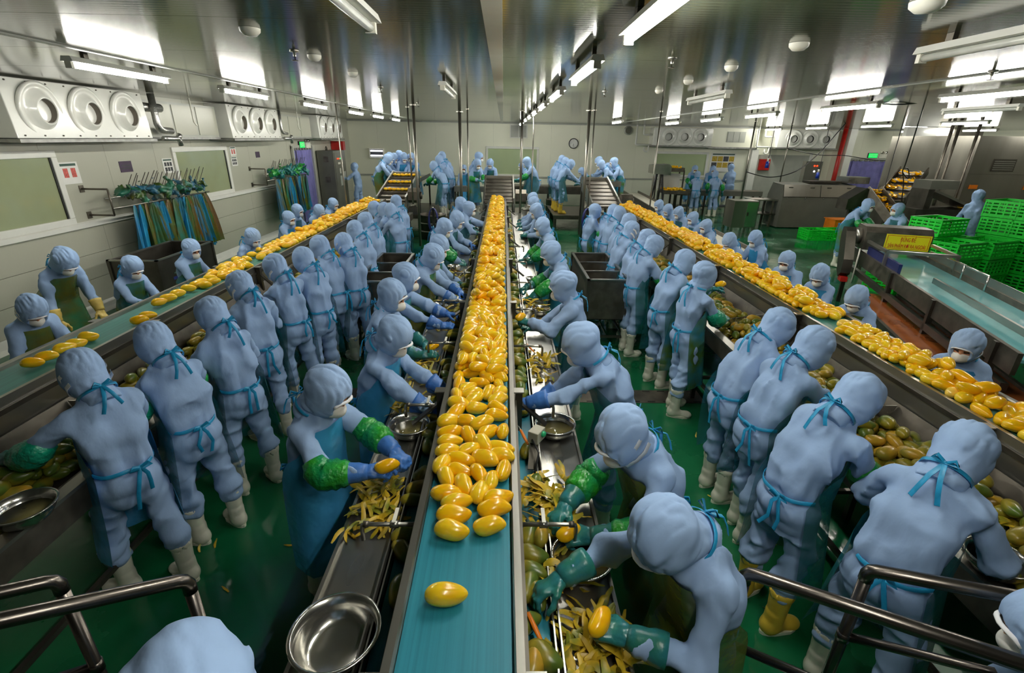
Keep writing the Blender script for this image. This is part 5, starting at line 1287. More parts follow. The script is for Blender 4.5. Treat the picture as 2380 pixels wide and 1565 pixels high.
def apron_rack(y0, y1, n, lab, which):
    X = XL + .40; zb = 1.52
    t = thing('apron_rack', lab, 'rack', (XL, 0, 0))
    for z in (1.80, 1.42):
        MB().tube([(0, y0 - .35, z), (.38, y0 - .35, z)], .014, 8).build('wall_arm', 'steel_worn', t); MB().box(0, .012, y0 - .39, y0 - .31, z - .05, z + .05).build('wall_plate', 'steel_worn', t)
    MB().tube([(.38, y0 - .35, 1.80), (.38, y0 - .35, 1.42)], .013, 8).build('upright', 'steel_worn', t)
    MB().tube([(.38, y0 - .35, zb), (.40, y0, zb), (.40, y1 + .1, zb)], .014, 8).build('rail', 'steel', t)
    MB().tube([(.30, y0 - .35, 1.66), (.30, y1 + .1, 1.66)], .012, 8).build('rail', 'steel', t)
    for k in range(n): 
        y = y0 + (y1 - y0) * (k + .5) / n; j = rnd.uniform(-.03, .03)
        MB().tube([(.30, y, 1.64), (.34 + j, y + .24 + j, 1.97 + j)], .006, 5).build('peg', 'steel_dark', t)
    ap = []
    for k in range(n):
        y = y0 + (y1 - y0) * (k + .5) / n
        o = put('hanging_apron', AP[(k * 5 + which) % 12], None, (X + rnd.uniform(-.02, .04), y, zb - .01)); o.rotation_euler = (0, 0, rnd.uniform(-.4, .4)); ap.append(o)
        tag(o, '%s plastic apron from the front hanging on the %s wall rack' % (NUMW[k], ('near', 'far')[which]), 'apron', 'plastic aprons hanging on the %s rack' % ('near', 'far')[which])
    for k in range(int(n * 1.1)):
        y = y0 + (y1 - y0) * (k + .3) / (n * 1.1); o = put('plastic_sleeve', SL[(k * 3 + which) % 6], None, (XL + .36 + rnd.uniform(-.05, .08), y, 1.62 + rnd.uniform(-.02, .14)))
        o.rotation_euler = [rnd.uniform(0, 6) for _ in range(3)]; o.scale = (1.3, 1.3, 1.3)
        tag(o, '%s crumpled plastic sleeve from the front on the %s wall rack' % (NUMW[k], ('near', 'far')[which]), 'sleeve', 'crumpled sleeves on the %s rack' % ('near', 'far')[which])
apron_rack(7.95, 10.05, 22, 'steel wall rack of stained aprons between the two left windows', 0)
apron_rack(13.1, 15.3, 20, 'steel wall rack of green aprons beside the purple curtain', 1)

# ------------------------------------------------------------------ air coolers
def nozzle_parts(t, pos, rot, thr='throat_shade'):
    a = MB().lathe([(.33, -.005), (.335, .02), (.315, .035), (.29, .030), (.27, .018), (.235, .03), (.20, .055), (.165, .095), (.150, .105), (.142, .10), (.137, .03)], 32).build('air_outlet', 'white_paint', t, pos, rot)
    MB().lathe([(.137, .095), (.133, -.02), (0, -.03)], 24).build('throat', thr, a)
def cooler_left(y0, y1, lab):
    t = thing('air_cooler', lab, 'air cooler', (XL, 0, 0), 0, 'white air coolers under the ceiling')
    z0, z1 = 2.50, 3.17
    MB().prism([(0, z0), (.50, z0), (.46, z1), (0, z1)], 'y', y0, y1).build('casing', 'white_paint', t, bevel=.012)
    MB().box(-.0, .54, y0 - .03, y1 + .03, z0 - .045, z0 - .005).build('drip_tray', 'galvanised', t)
    for k in range(3):
        y = y0 + (y1 - y0) * (.19 + .31 * k); nozzle_parts(t, (.465, y, (z0 + z1) / 2 - .01), (R(0), R(93), R(3)))
    for k in range(9):
        y = y0 + .1 + (y1 - y0 - .2) * k / 8
        for z, xx in ((z0 + .035, .498), (z1 - .035, .462)): MB().tube([(xx, y, z), (xx + .012, y, z)], .010, 6).build('bolt', 'steel_dark', t)
cooler_left(6.32, 8.72, 'nearest white air cooler with three round nozzles on the left wall')
cooler_left(11.28, 13.72, 'second white air cooler with three round nozzles on the left wall')
cooler_left(16.59, 18.96, 'far white air cooler on the left wall above the cabinet')
for i, (y0, y1, lab) in enumerate(((8.95, 11.15, 'grey panelled duct box between the first two left coolers'), (13.95, 16.45, 'grey panelled duct box between the far left coolers'))):
    t = thing('duct_box', lab, 'duct', (XL + .002, 0, 0)); MB().box(0, .28, y0, y1, 2.52, 3.10).build('casing', 'panel_grey', t)
    for k in range(3):
        a = y0 + (y1 - y0) * k / 3; MB().box(.28, .292, a + .03, a + (y1 - y0) / 3 - .03, 2.56, 3.06).build('panel', 'wall_sheet_left', t)
    MB().box(0, .30, y0, y1, 2.48, 2.52).build('ledge', 'galvanised', t)
for i, (Y, lab) in enumerate(((8.98, 'foil-wrapped pipes beside the nearest left cooler'), (13.9, 'foil-wrapped pipe below the second left cooler'))):
    t = thing('insulated_pipe', lab, 'pipe', (XL + .45, Y, 0))
    MB().tube([(0, 0, 3.185), (0, 0, 2.72), (.0, .03, 2.66), (0, .10, 2.63), (0, .34, 2.62)], .055 if i == 0 else .035, 10).build('riser', 'foil', t)
    if i == 0: MB().tube([(-.12, -.2, 2.98), (-.12, .34, 2.98)], .07, 10).build('branch', 'foil', t)
    MB().tube([(.05, .0, 2.50), (.05, .38, 2.50), (.05, .42, 2.47), (.05, .44, 2.38)], .04, 10).build('drain_pipe', 'foil', t)
    MB().tube([(.05, .40, 2.50), (.05, .46, 2.56)], .045, 10).build('tee', 'foil', t)
    MB().tube([(.12, .85, 3.18), (.12, .86, 2.78), (.14, .9, 2.72)], .014, 6).build('conduit', 'plastic_white', t)
def cooler_back(x0, x1, lab):
    t = thing('air_cooler', lab, 'air cooler', (0, YB, 0), 0, 'white air coolers under the ceiling'); z0, z1 = 2.44, 3.10
    MB().box(x0, x1, -.60, 0, z0, z1).build('casing', 'white_paint', t, bevel=.012)
    MB().box(x0 - .06, x1 + .04, -.64, 0, z0 - .045, z0 - .005).build('drip_tray', 'galvanised', t)
    for k in range(3): nozzle_parts(t, (x0 + (x1 - x0) * (.25 + .27 * k), -.60, (z0 + z1) / 2 + .0), (R(93), 0, R(-5)), 'hole_shade')
cooler_back(5.95, 8.3, 'white air cooler on the back wall above the right window')
cooler_back(10.95, 13.35, 'white air cooler on the back wall beside the red pipe')
for X, lab in ((5.6, 'white condensate pipes left of the first back cooler'), (10.5, 'white condensate pipes left of the second back cooler')):
    t = thing('condensate_pipe', lab, 'pipe', (X, YB - .4, 0))
    MB().tube([(-.28, 0, 3.185), (-.28, 0, 2.48), (-.25, 0, 2.45), (.36, 0, 2.45)], .035, 8).build('long_pipe', 'white_plain', t); MB().tube([(0, 0, 3.185), (0, 0, 2.86), (.03, 0, 2.83), (.36, 0, 2.83)], .035, 8).build('short_pipe', 'white_plain', t)
    MB().tube([(.25, 0, 2.45), (.25, 0, 2.24), (.20, 0, 2.20), (.12, 0, 2.20), (.08, 0, 2.24), (.08, 0, 2.36)], .03, 8).build('trap', 'white_plain', t)
t = thing('duct_box', 'cream duct box with a grille right of the first back cooler', 'duct', (0, YB, 0)); MB().box(8.34, 10.3, -.30, 0, 2.42, 3.12).build('casing', 'wall_sheet', t); MB().box(8.3, 10.3, -.34, 0, 2.36, 2.42).build('ledge', 'galvanised', t)
MB().box(9.0, 9.75, -.315, -.30, 2.60, 3.0).build('grille_frame', 'panel_grey', t)
for k in range(3): MB().box(9.03 + .24 * k, 9.24 + .24 * k, -.325, -.315, 2.63, 2.97).build('grille_panel', 'panel_grey', t)

# ------------------------------------------------------------------ things on the walls
def wall_sheet(y, z, w, h, m, name, lab, cat, prints=()):
    t = thing(name, lab, cat, (XL, y, z)); MB().box(.002, .008, -w / 2, w / 2, -h / 2, h / 2).build('sheet', m, t)
    for (a, b, c, d, mm) in prints: MB().box(.008, .0095, -w / 2 + a * w, -w / 2 + b * w, -h / 2 + c * h, -h / 2 + d * h).build('print', mm, t)
wall_sheet(7.48, 2.03, .34, .30, 'paper', 'notice', 'white notice with two red pictures right of the near window', 'notice', ((.1, .9, .82, .93, 'print_green'), (.18, .42, .3, .72, 'print_red'), (.58, .82, .3, .72, 'print_red')))
wall_sheet(8.62, 2.06, .28, .17, 'purple_sign', 'sign_plate', 'small dark purple plate above the near apron rack', 'sign', ((.15, .85, .55, .66, 'print_dark'), (.1, .9, .3, .4, 'print_dark')))
ic = [(.1, .9, .84, .94, 'print_green')] + [(.14 + .26 * i, .34 + .26 * i, .14 + .34 * j, .40 + .34 * j, 'print_dark') for i in range(3) for j in range(2)]
wall_sheet(9.70, 2.02, .30, .26, 'paper', 'notice', 'white notice with six small icons left of the second window', 'notice', ic)
wall_sheet(12.12, 2.22, .26, .20, 'paper', 'notice', 'upper white notice with red pictures right of the second window', 'notice', ((.1, .9, .8, .92, 'print_green'), (.2, .42, .2, .7, 'print_red'), (.58, .8, .2, .7, 'print_red')))
wall_sheet(12.1, 2.0, .26, .20, 'paper', 'notice', 'lower white notice with small icons right of the second window', 'notice', ic)
wall_sheet(13.3, 2.11, .22, .14, 'purple_sign', 'sign_plate', 'small dark purple plate above the far apron rack', 'sign', ((.15, .85, .3, .4, 'print_dark'),))
def exit_sign(loc, rz, lab, txt=True):
    t = thing('exit_sign', lab, 'sign', loc, rz); MB().box(-.20, .20, -.05, 0, -.10, .10).build('housing', 'black_plastic', t); MB().box(-.185, .185, -.056, -.05, -.085, .085).build('lit_face', 'exit_lit', t)
    o = put('lettering', text_mesh('EXIT', .15, 'white_plain', .002), t, (.02, -.058, 0), (R(90), 0, 0))
    b = thing('emergency_light', 'white twin-spot emergency light beside the ' + ('back exit sign' if txt else 'left exit sign'), 'light', (loc[0] + .45 * math.cos(rz), loc[1] + .45 * math.sin(rz), loc[2]), rz)
    MB().box(-.19, .19, -.08, 0, -.10, .07).build('battery_box', 'plastic_white', b)
    for s in (-.09, .09): MB().lathe([(.02, .06), (.055, .02), (.06, -.01), (0, -.012)], 14, (0, 0, 0), 'y').build('spot', 'steel_bright', b, (s, -.06, .11))
exit_sign((15.35, YB - .002, 2.19), 0, 'green lit EXIT sign on the back wall above the purple curtain')
exit_sign((XL + .002, 16.2, 2.31), R(90), 'small green lit exit sign on the left wall under the cooler', False)
# strip curtains
def strips(n, x0, x1, h, lab, num, loc, rz):
    o = bpy.data.objects.new('door_%d' % num, None); link(o); o.location = loc; o.rotation_euler = (0, 0, rz); o['kind'] = 'structure'; o['label'] = lab
    w = (x1 - x0) / n
    for k in range(n):
        a = x0 + k * w; P = [[(a - .015 + (w + .03) * j / 4, -.02 - .012 * math.sin(j * 1.3 + k) - (k % 2) * .012, z) for j in range(5)] for z in (0.02, .7, 1.4, h)]
        MB().grid(P).build('strip', 'curtain_purple', o)
        MB().box(a + w * .2, a + w * .8, -.05, -.02, h - .02, h + .05).build('clip', 'galvanised', o)
    MB().box(x0 - .08, x0, -.06, .0, 0, h + .1).build('jamb', 'panel_grey', o); MB().box(x1, x1 + .08, -.06, 0, 0, h + .1).build('jamb', 'panel_grey', o); MB().box(x0 - .08, x1 + .08, -.02, 0, h + .03, h + .12).build('lintel', 'panel_grey', o)
    for c in (.27, .73):
        cx = x0 + (x1 - x0) * c; MB().box(cx - .24, cx + .24, -.008, -.001, .85, 1.62).build('door_window', 'curtain_clear', o); MB().box(cx - .28, cx + .28, -.006, -.0005, .81, 1.66).build('door_window_frame', 'steel_dark', o)
strips(10, 14.35, 16.55, 1.98, 'purple plastic strip curtain with windows in the back wall', 1, (0, YB - .02, 0), 0)
strips(7, 15.45, 16.95, 2.18, 'purple plastic strip curtain in the left wall', 2, (XL + .02, 0, 0), R(90))
o = bpy.data.objects.new('door_3', None); link(o); o['kind'] = 'structure'; o['label'] = 'grey flush door in the back wall behind the washer'
MB().box(10.55, 12.7, YB - .05, YB - .001, 0, 2.15).build('leaf', 'panel_grey', o); MB().box(12.7, 12.82, YB - .07, YB, 0, 2.25).build('jamb', 'white_plain', o); MB().box(10.43, 10.55, YB - .07, YB, 0, 2.25).build('jamb', 'white_plain', o)
# electrical cabinet
t = thing('electrical_cabinet', 'tall dark grey electrical cabinet in the left rear corner', 'cabinet', (XL, 17.35, 0))
MB().box(.04, .60, 0, 1.25, .05, 2.12).build('housing', 'cabinet_grey', t, bevel=.01); MB().box(.60, .615, .05, 1.2, .12, 2.06).build('door', 'cabinet_grey', t)
for k, mm in enumerate(('lamp_red', 'lamp_red', 'lamp_green')): MB().tube([(.615, .30 + .17 * k, 1.86), (.632, .30 + .17 * k, 1.86)], .022, 10).build('indicator', mm, t)
MB().box(.615, .622, .35, .6, 1.68, 1.74).build('name_plate', 'plastic_white', t); MB().box(.615, .635, .45, .52, 1.38, 1.55).build('switch_lever', 'plastic_white', t); MB().box(.615, .63, .42, .68, .98, 1.30).build('meter', 'panel_grey', t); MB().box(.615, .62, .85, 1.1, 1.12, 1.42).build('paper_note', 'paper', t)
for z in (1.85, 1.2, .5): MB().box(.25, .42, -.004, 0, z - .09, z + .09).build('warning_plate', 'steel_worn', t)
MB().tube([(.3, .2, 2.12), (.3, .2, 2.2), (.3, .26, 2.24), (.3, .32, 2.2), (.3, .32, 2.12)], .018, 8).build('lifting_eye', 'steel_dark', t); MB().box(.04, .60, 0, 1.25, 0, .05).build('plinth', 'steel_dark', t)
o = MB().box(XL + .02, XL + .45, 19.0, 19.25, 2.10, 2.40).build('alarm_box', 'red_paint'); tag(o, 'red alarm box below the far left cooler', 'alarm box')
# back wall pieces
t = thing('wall_clock', 'round white wall clock with dark rim on the back wall', 'clock', (2.87, YB, 2.45))
MB().lathe([(.20, 0), (.20, -.04), (.172, -.045), (.170, -.03)], 28, (0, 0, 0), 'y').build('rim', 'black_plastic', t); MB().lathe([(.172, -.028), (0, -.029)], 24, (0, 0, 0), 'y').build('dial', 'clock_face', t)
MB().beam((0, -.034, 0), (-.012, -.034, -.12), .012, .004).build('minute_hand', 'black_plastic', t); MB().beam((0, -.036, 0), (-.02, -.036, -.075), .016, .004).build('hour_hand', 'black_plastic', t)
for k in range(12): MB().cbox((.145 * math.sin(k * math.pi / 6), -.031, .145 * math.cos(k * math.pi / 6)), (.012, .004, .012)).build('hour_mark', 'black_plastic', t)
t = thing('wall_grille', 'grey ventilation grille high in the back wall', 'grille', (.62, YB, 2.87)); MB().box(-.36, .36, -.03, 0, -.26, .26).build('frame', 'white_plain', t)
for k in range(2): MB().box(-.32 + .33 * k, -.02 + .33 * k, -.04, -.03, -.22, .22).build('shutter', 'panel_grey', t)
def insect_lamp(X, z, lab):
    t = thing('insect_lamp', lab, 'lamp', (X, YB, z)); MB().box(-.30, .30, -.10, 0, -.19, .19).build('housing', 'plastic_white', t)
    MB().box(-.25, .25, -.104, -.10, -.14, .14).build('grid', 'print_dark', t)
    for q in (-.09, .09): MB().tube([(-.24, -.11, q), (.24, -.11, q)], .026, 8).build('uv_tube', 'uv_lit', t)
insect_lamp(-5.14, 1.95, 'white insect lamp with two glowing tubes on the left of the back wall'); insect_lamp(16.9, 1.66, 'white insect lamp beside the right purple curtain')
t = thing('loudspeaker', 'round grey wall speaker below the far tube', 'speaker', (5.05, YB, 2.98)); MB().lathe([(.17, 0), (.17, -.08), (.13, -.10)], 18, (0, 0, 0), 'y').build('shell', 'panel_grey', t); MB().lathe([(.13, -.095), (0, -.085)], 18, (0, 0, 0), 'y').build('cone', 'cabinet_grey', t)
t = thing('picture_board', 'board of mango photographs on the back wall', 'board', (9.12, YB, 1.82)); MB().box(-.52, .52, -.03, 0, -.36, .36).build('backing', 'paper', t)
for i in range(4):
    for j in range(2): MB().box(-.46 + .235 * i, -.25 + .235 * i, -.036, -.03, -.20 + .24 * j, .0 + .24 * j).build('photo', 'print_mango' if (i + j) % 3 else 'print_dark', t)
MB().box(-.46, .46, -.034, -.03, .29, .34).build('title_strip', 'print_green', t)
o = MB().tube([(13.75, YB - .35, 0), (13.75, YB - .35, 3.185)], .085, 12).build('fire_pipe', 'red_paint'); tag(o, 'red fire riser pipe beside the white column', 'pipe')
o = MB().box(13.95, 14.22, YB - .4, YB - .02, 0, 3.18).build('column', 'white_plain'); tag(o, 'white square column left of the purple curtain', 'column')
o = MB().box(10.15, 10.42, YB - .3, YB - .02, 0, 2.36).build('column', 'white_plain'); tag(o, 'white column right of the picture board', 'column')
o = MB().box(10.62, 11.05, YB - .16, YB - .05, 1.55, 1.98).build('hose_cabinet', 'red_paint'); tag(o, 'red fire hose box on the grey door', 'fire box')
t = thing('alarm_beacon', 'red alarm sounder high beside the right curtain', 'alarm', (16.35, YB - .002, 2.55)); MB().box(-.09, .09, -.05, 0, -.10, .10).build('base', 'red_paint', t); MB().lathe([(.06, -.05), (.05, -.09), (0, -.10)], 12, (0, 0, 0), 'y').build('lens', 'plastic_white', t)
t = thing('call_point', 'small red fire call point beside the right curtain', 'alarm', (16.95, YB - .002, 1.15)); MB().box(-.06, .06, -.04, 0, -.06, .06).build('base', 'red_paint', t); MB().box(-.03, .03, -.045, -.04, -.03, .03).build('glass', 'plastic_white', t)
t = thing('control_panel', 'grey control panel with red and white lamps above the washer', 'control panel', (11.9, 19.6, 0)); MB().box(-.32, .32, -.12, .12, 1.2, 1.98).build('housing', 'cabinet_grey', t); MB().box(-.04, .04, -.04, .04, 0, 1.2).build('stand', 'steel_dark', t)
for k, (x_, z_, mm) in enumerate(((.02, 1.82, 'lamp_red'), (.12, 1.82, 'lamp_red'), (.05, 1.62, 'uv_lit'))): MB().tube([(x_, -.12, z_), (x_, -.14, z_)], .03, 10).build('indicator', mm, t)
# ------------------------------------------------------------------ platforms and elevators at the far end
def platform(x0, x1, y0, y1, z, lab):
    t = thing('work_platform', lab, 'platform', ((x0 + x1) / 2, (y0 + y1) / 2, 0)); w, l = (x1 - x0) / 2, (y1 - y0) / 2
    MB().box(-w, w, -l, l, z - .03, z).build('deck', 'steel_worn', t); MB().box(-w, w, -l, -l + .01, z - .12, z - .03).build('fascia', 'steel_dark', t)
    for x in (-w + .04, w - .04):
        for y in (-l + .04, l - .04): MB().box(x - .03, x + .03, y - .03, y + .03, 0, z - .03).build('leg', 'steel_dark', t)
for q in PLATFORMS: platform(*q)
def sort_table(x0, x1, y0, y1, z, lab, fruit, flab):
    t = thing('sorting_table', lab, 'table', ((x0 + x1) / 2, (y0 + y1) / 2, 0)); w, l = (x1 - x0) / 2, (y1 - y0) / 2
    MB().box(-w, w, -l, l, z - .03, z).build('worktop', 'steel', t)
    for x in (-w, w): MB().box(x - .01, x + .01, -l, l, z - .06, z + .05).build('side_lip', 'steel_worn', t)
    MB().box(-w, w, -l - .01, -l + .01, z - .10, z + .06).build('front_lip', 'steel', t)
    for x in (-w + .03, w - .03):
        for y in (-l + .03, l - .03): MB().box(x - .025, x + .025, y - .025, y + .025, 0, z - .03).build('leg', 'steel_dark', t)
    if fruit:
        rs = np.random.RandomState(int(abs(x0 * 10)) + 3)
        qs_ = []
        for k in range(fruit):
            q = ((x0 + x1) / 2 + rs.uniform(-w * .85, w * .85), (y0 + y1) / 2 + rs.uniform(-l * .8, l * .8), z + .036, rs.uniform(0, 3), 0, rs.uniform(-3, 3)); qs_.append(q)
        stuff_fruit('sorted_fruit', qs_, PG, ['mango', 'mango_deep'], flab, 5)
sort_table(-3.30, -2.45, 14.9, 17.2, 1.42, 'steel sorting table among the workers at the left rear', 14, 'few peeled mangoes lying on the left rear sorting table')
sort_table(2.75, 3.55, 15.2, 17.4, 1.40, 'steel sorting table among the workers at the middle rear', 16, 'few peeled mangoes lying on the middle rear sorting table')
sort_table(-1.5, -.55, 15.6, 16.6, 1.15, 'steel sorting table left of the centre elevator', 0, '')
def elevator(Xc, w, y0, y1, z0, z1, lab, fl, flab):
    """inclined flighted conveyor that feeds a belt"""
    t = thing('elevator_conveyor', lab, 'conveyor', (Xc, 0, 0)); h = w / 2
    MB().hexa([(-h, y0, z0 - .05), (h, y0, z0 - .05), (h, y1, z1 - .05), (-h, y1, z1 - .05), (-h, y0, z0), (h, y0, z0), (h, y1, z1), (-h, y1, z1)]).build('belt', 'steel_worn', t)
    n = 7
    for k in range(n):
        u = (k + .5) / n; y = y0 + (y1 - y0) * u; z = z0 + (z1 - z0) * u; MB().box(-h + .01, h - .01, y - .008, y + .008, z, z + (.05 if fl else .015)).build('flight', 'steel_dark', t)
        if fl and k in fl:
            stuff_fruit('fruit_row', [(Xc - h + .09 + (w - .18) * j / 5, y - .05 + rnd.uniform(-.02, .02), z + .03, R(rnd.uniform(40, 140)), 0, rnd.uniform(-3, 3)) for j in range(6)], PG, ['mango', 'mango_deep'], flab % NUMW[k], k)
    for s in (-1, 1):
        MB().hexa([(s * h - .02, y0, z0 - .25), (s * h + .02, y0, z0 - .25), (s * h + .02, y1, z1 - .25), (s * h - .02, y1, z1 - .25), (s * h - .02, y0, z0 + .09), (s * h + .02, y0, z0 + .09), (s * h + .02, y1, z1 + .09), (s * h - .02, y1, z1 + .09)]).build('side_plate', 'steel', t)
        for y, z in ((y0 + .1, z0), (y1 - .1, z1)): MB().box(s * h - .03, s * h + .03, y - .03, y + .03, 0, z - .1).build('leg', 'steel_dark', t)
    MB().box(-h - .03, h + .03, y1 - .02, y1 + .10, z1 - .2, z1 + .06).build('head_plate', 'steel_brushed', t)
    pl = [(.16, 0.02), (.16, .22), (.08, .30), (-.08, .30), (-.16, .22), (-.16, .02), (-.1, -.05), (.1, -.05)]
    MB().prism([(a + y0 + .25, b + z0 - .02) for a, b in pl], 'x', h + .04, h + .32).build('motor_cover', 'steel_worn', t); MB().tube([(h + .32, y0 + .25, z0 + .10), (h + .37, y0 + .25, z0 + .10)], .09, 14).build('motor', 'steel_dark', t)
    return t
elevator(-2.78, .72, 12.55, 14.7, 1.12, 1.60, 'inclined steel elevator with rows of mangoes behind the left belt', (2, 4, 6), 'row of peeled mangoes on the %s flight of the left elevator')
elevator(-.10, .78, 12.95, 14.5, 1.08, 1.55, 'inclined slatted steel elevator behind the centre belt', None, '')
elevator(2.62, .72, 12.55, 14.5, 1.05, 1.55, 'inclined dark steel elevator behind the right belt', None, '')
def barrel(x, y, r, h, lab, z=0):
    o = thing('steel_barrel', lab, 'barrel', (x, y, z)); MB().lathe([(0, 0.01), (r, 0), (r, h), (r * 1.05, h + .01), (r * 1.05, h + .03), (r * .96, h + .03), (r * .96, .05), (0, .05)], 24).build('drum', 'steel_worn', o)
    for q in (.35, .7): MB().lathe([(r, h * q - .015), (r * 1.03, h * q), (r, h * q + .015)], 24).build('hoop', 'steel', o)
barrel(-1.92, 13.6, .36, .62, 'round steel barrel before the bending worker'); barrel(1.72, 17.6, .20, .62, 'slim steel drum below the far bench')
t = thing('far_bench', 'long dark steel bench on twin legs along the back wall', 'bench', (2.0, 20.0, 0)); MB().box(-1.6, 1.6, -.4, .4, .82, .90).build('top', 'steel_worn', t); MB().box(-1.6, 1.6, -.42, -.38, .62, .86).build('front_board', 'steel_dark', t)
for x in (-1.3, -.2, 0.0, 1.3): MB().box(x - .04, x + .04, -.06, .06, 0, .82).build('leg', 'steel_dark', t)
# coiled hoses
def hose(x, y, z, lab, n):
    t = thing('hose_reel', lab, 'hose', (x, y, z)); MB().tube([(0, .06, .22), (0, -.06, .24)], .02, 8).build('hook', 'steel', t); MB().box(-.03, .03, .05, .08, -z, .26).build('stand', 'steel_dark', t)
    for k in range(n):
        r = .15 + .012 * (k % 4); pts = [((r + .0) * math.sin(a) * .62, -.05 + .014 * k, .22 - r * 1.6 + r * 1.6 * math.cos(a) * 1.0) for a in [2 * math.pi * j / 20 for j in range(21)]]; MB().tube(pts, .011, 6).build('loop', 'hose_blue', t)
    MB().tube([(.09, -.05, .0), (.16, -.07, -.18), (.20, -.06, -.30)], .013, 6).build('lance', 'steel', t)
hose(1.93, 11.2, .95, 'coil of dark blue hose hung beside the right elevator', 8); hose(-1.62, 11.6, .85, 'coil of dark blue hose hung beside the left thick pole', 7)
# ------------------------------------------------------------------ far right: trimming line
def slope_conv(name, lab, a, b, w, z, beltm, lip=.06, legs=3):
    a = Vector((a[0], a[1], 0)); b = Vector((b[0], b[1], 0)); L = (b - a).length; ang = math.atan2(-(b - a).x, (b - a).y)
    t = thing(name, lab, 'conveyor', a, ang); MB().box(-w / 2, w / 2, 0, L, z - .03, z).build('belt', beltm, t)
    for s in (-1, 1):
        MB().box(s * w / 2 - .02, s * w / 2 + .02, 0, L, z - .14, z + lip).build('side_rail', 'steel_worn', t)
        for k in range(legs): y = L * (k + .3) / legs; MB().box(s * w / 2 - .03, s * w / 2 + .03, y - .03, y + .03, 0, z - .14).build('leg', 'steel_dark', t)
    return t, L
slope_conv('belt_conveyor', 'long pale belt conveyor running behind the right line', (4.25, 8.2), (4.92, 19.3), .56, .75, 'belt_white', .07, 6)
t = thing('trimming_table', 'long grey table in front of the trimming workers', 'table', (8.35, 19.15, 0)); MB().box(-1.9, 1.45, -.3, .3, .86, .90).build('top', 'steel_worn', t); MB().box(-1.9, 1.45, -.32, -.28, .72, .90).build('front_board', 'cabinet_grey', t); MB().box(-1.9, 1.45, -.28, .28, .30, .33).build('shelf', 'steel_dark', t)
for x in (-1.85, -.7, .4, 1.4):
    for y in (-.26, .26): MB().box(x - .03, x + .03, y - .03, y + .03, 0, .86).build('leg', 'steel_dark', t)
t = thing('roller_table', 'open steel table frame joining the washer', 'table', (9.1, 16.6, 0)); MB().box(-.9, .5, -.3, .3, .84, .88).build('top', 'steel', t); MB().box(-.9, .5, -.3, .3, .40, .43).build('shelf', 'steel_dark', t)
for x in (-.85, -.2, .45):
    for y in (-.27, .27): MB().box(x - .03, x + .03, y - .03, y + .03, 0, .84).build('leg', 'steel_worn', t)
t = thing('fruit_inspection_machine', 'steel inspection head on splayed black legs left of the fruit trays', 'machine', (5.55, 18.0, 0)); MB().prism([(-.34, 1.55), (.30, 1.50), (.30, 1.78), (.22, 1.86), (-.34, 1.82)], 'y', -.3, .3).build('head', 'steel', t)
for dx, dy in ((-.45, -.3), (-.2, .3), (.2, -.3), (.4, .3)): MB().beam((dx * .3, dy * .3, 1.52), (dx * 1.0, dy * 1.1, .0), .05, .05).build('leg', 'black_plastic', t)
MB().tube([(-.05, -.31, .5), (.0, -.32, 1.5)], .02, 6).build('cable', 'black_plastic', t)
def tray(x, y, z, w, l, lab, n, flab, seed, legs=True):
    t = thing('fruit_tray', lab, 'tray', (x, y, 0)); MB().box(-w, w, -l, l, z - .02, z).build('base', 'steel', t)
    for s in (-1, 1): MB().box(s * w - .01, s * w + .01, -l, l, z - .06, z + .06).build('side', 'steel_worn', t); MB().box(-w, w, s * l - .01, s * l + .01, z - .08, z + .05).build('side', 'steel_worn', t)
    if legs:
        for sx in (-1, 1):
            for sy in (-1, 1): MB().box(sx * w - .02, sx * w + .02, sy * l - .02, sy * l + .02, 0, z - .02).build('leg', 'steel_dark', t)
    rs = np.random.RandomState(seed)
    stuff_fruit('tray_fruit', [(x + rs.uniform(-w * .8, w * .8), y + rs.uniform(-l * .8, l * .8), z + .035 + .05 * (k % 2), rs.uniform(0, 3), 0, rs.uniform(-3, 3)) for k in range(n)], PG, ['mango', 'mango_deep'], flab, seed)
tray(6.12, 18.6, 1.66, .42, .24, 'upper steel tray heaped with peeled fruit', 22, 'peeled mangoes heaped on the upper steel tray', 11)
tray(6.22, 18.3, .92, .46, .34, 'lower steel tray heaped with peeled fruit', 34, 'peeled mangoes heaped on the lower steel tray', 12)
o = MB().box(5.75, 6.55, 18.75, 18.77, .95, 1.50).build('splash_board', 'white_plain'); tag(o, 'pale splash board between the two fruit trays', 'board')
t = thing('steel_cabinet', 'free-standing box cabinet of bright steel before the trimming table', 'cabinet', (7.15, 14.8, 0)); MB().box(-.36, .36, -.3, .3, .25, 1.02).build('body', 'steel_brushed', t); MB().box(.02, .34, -.312, -.30, .28, .99).build('door', 'steel_bright', t); MB().box(.05, .08, -.33, -.312, .6, .7).build('handle', 'steel_dark', t)
for x in (-.33, .33):
    for y in (-.27, .27): MB().box(x - .03, x + .03, y - .03, y + .03, 0, .25).build('leg', 'steel', t)
t = thing('fruit_washer', 'long grey steel washing machine with sloped lid panels', 'machine', (10.2, 16.1, 0)); 
MB().prism([(0, .03), (0, 1.0), (.02, 1.0), (.12, 1.36), (.75, 1.40), (.95, 1.0), (.95, .03)], 'x', -1.15, 1.25).build('tank', 'cabinet_grey', t)
for a, b in ((-1.12, .06), (.09, 1.22)): MB().hexa([(a, -.006, 1.005), (b, -.006, 1.005), (b, .004, 1.005), (a, .004, 1.005), (a, .098, 1.37), (b, .098, 1.37), (b, .112, 1.37), (a, .112, 1.37)]).build('lid', 'steel_brushed', t)
for x in (-.9, -.2, .35, 1.0): MB().box(x - .07, x + .07, .06, .075, 1.27, 1.30).build('handle', 'steel_bright', t)
for x in (-1.0, -.4, .2, .75): MB().tube([(x, -.02, .96), (x, 0, .96)], .022, 8).build('catch', 'steel', t)
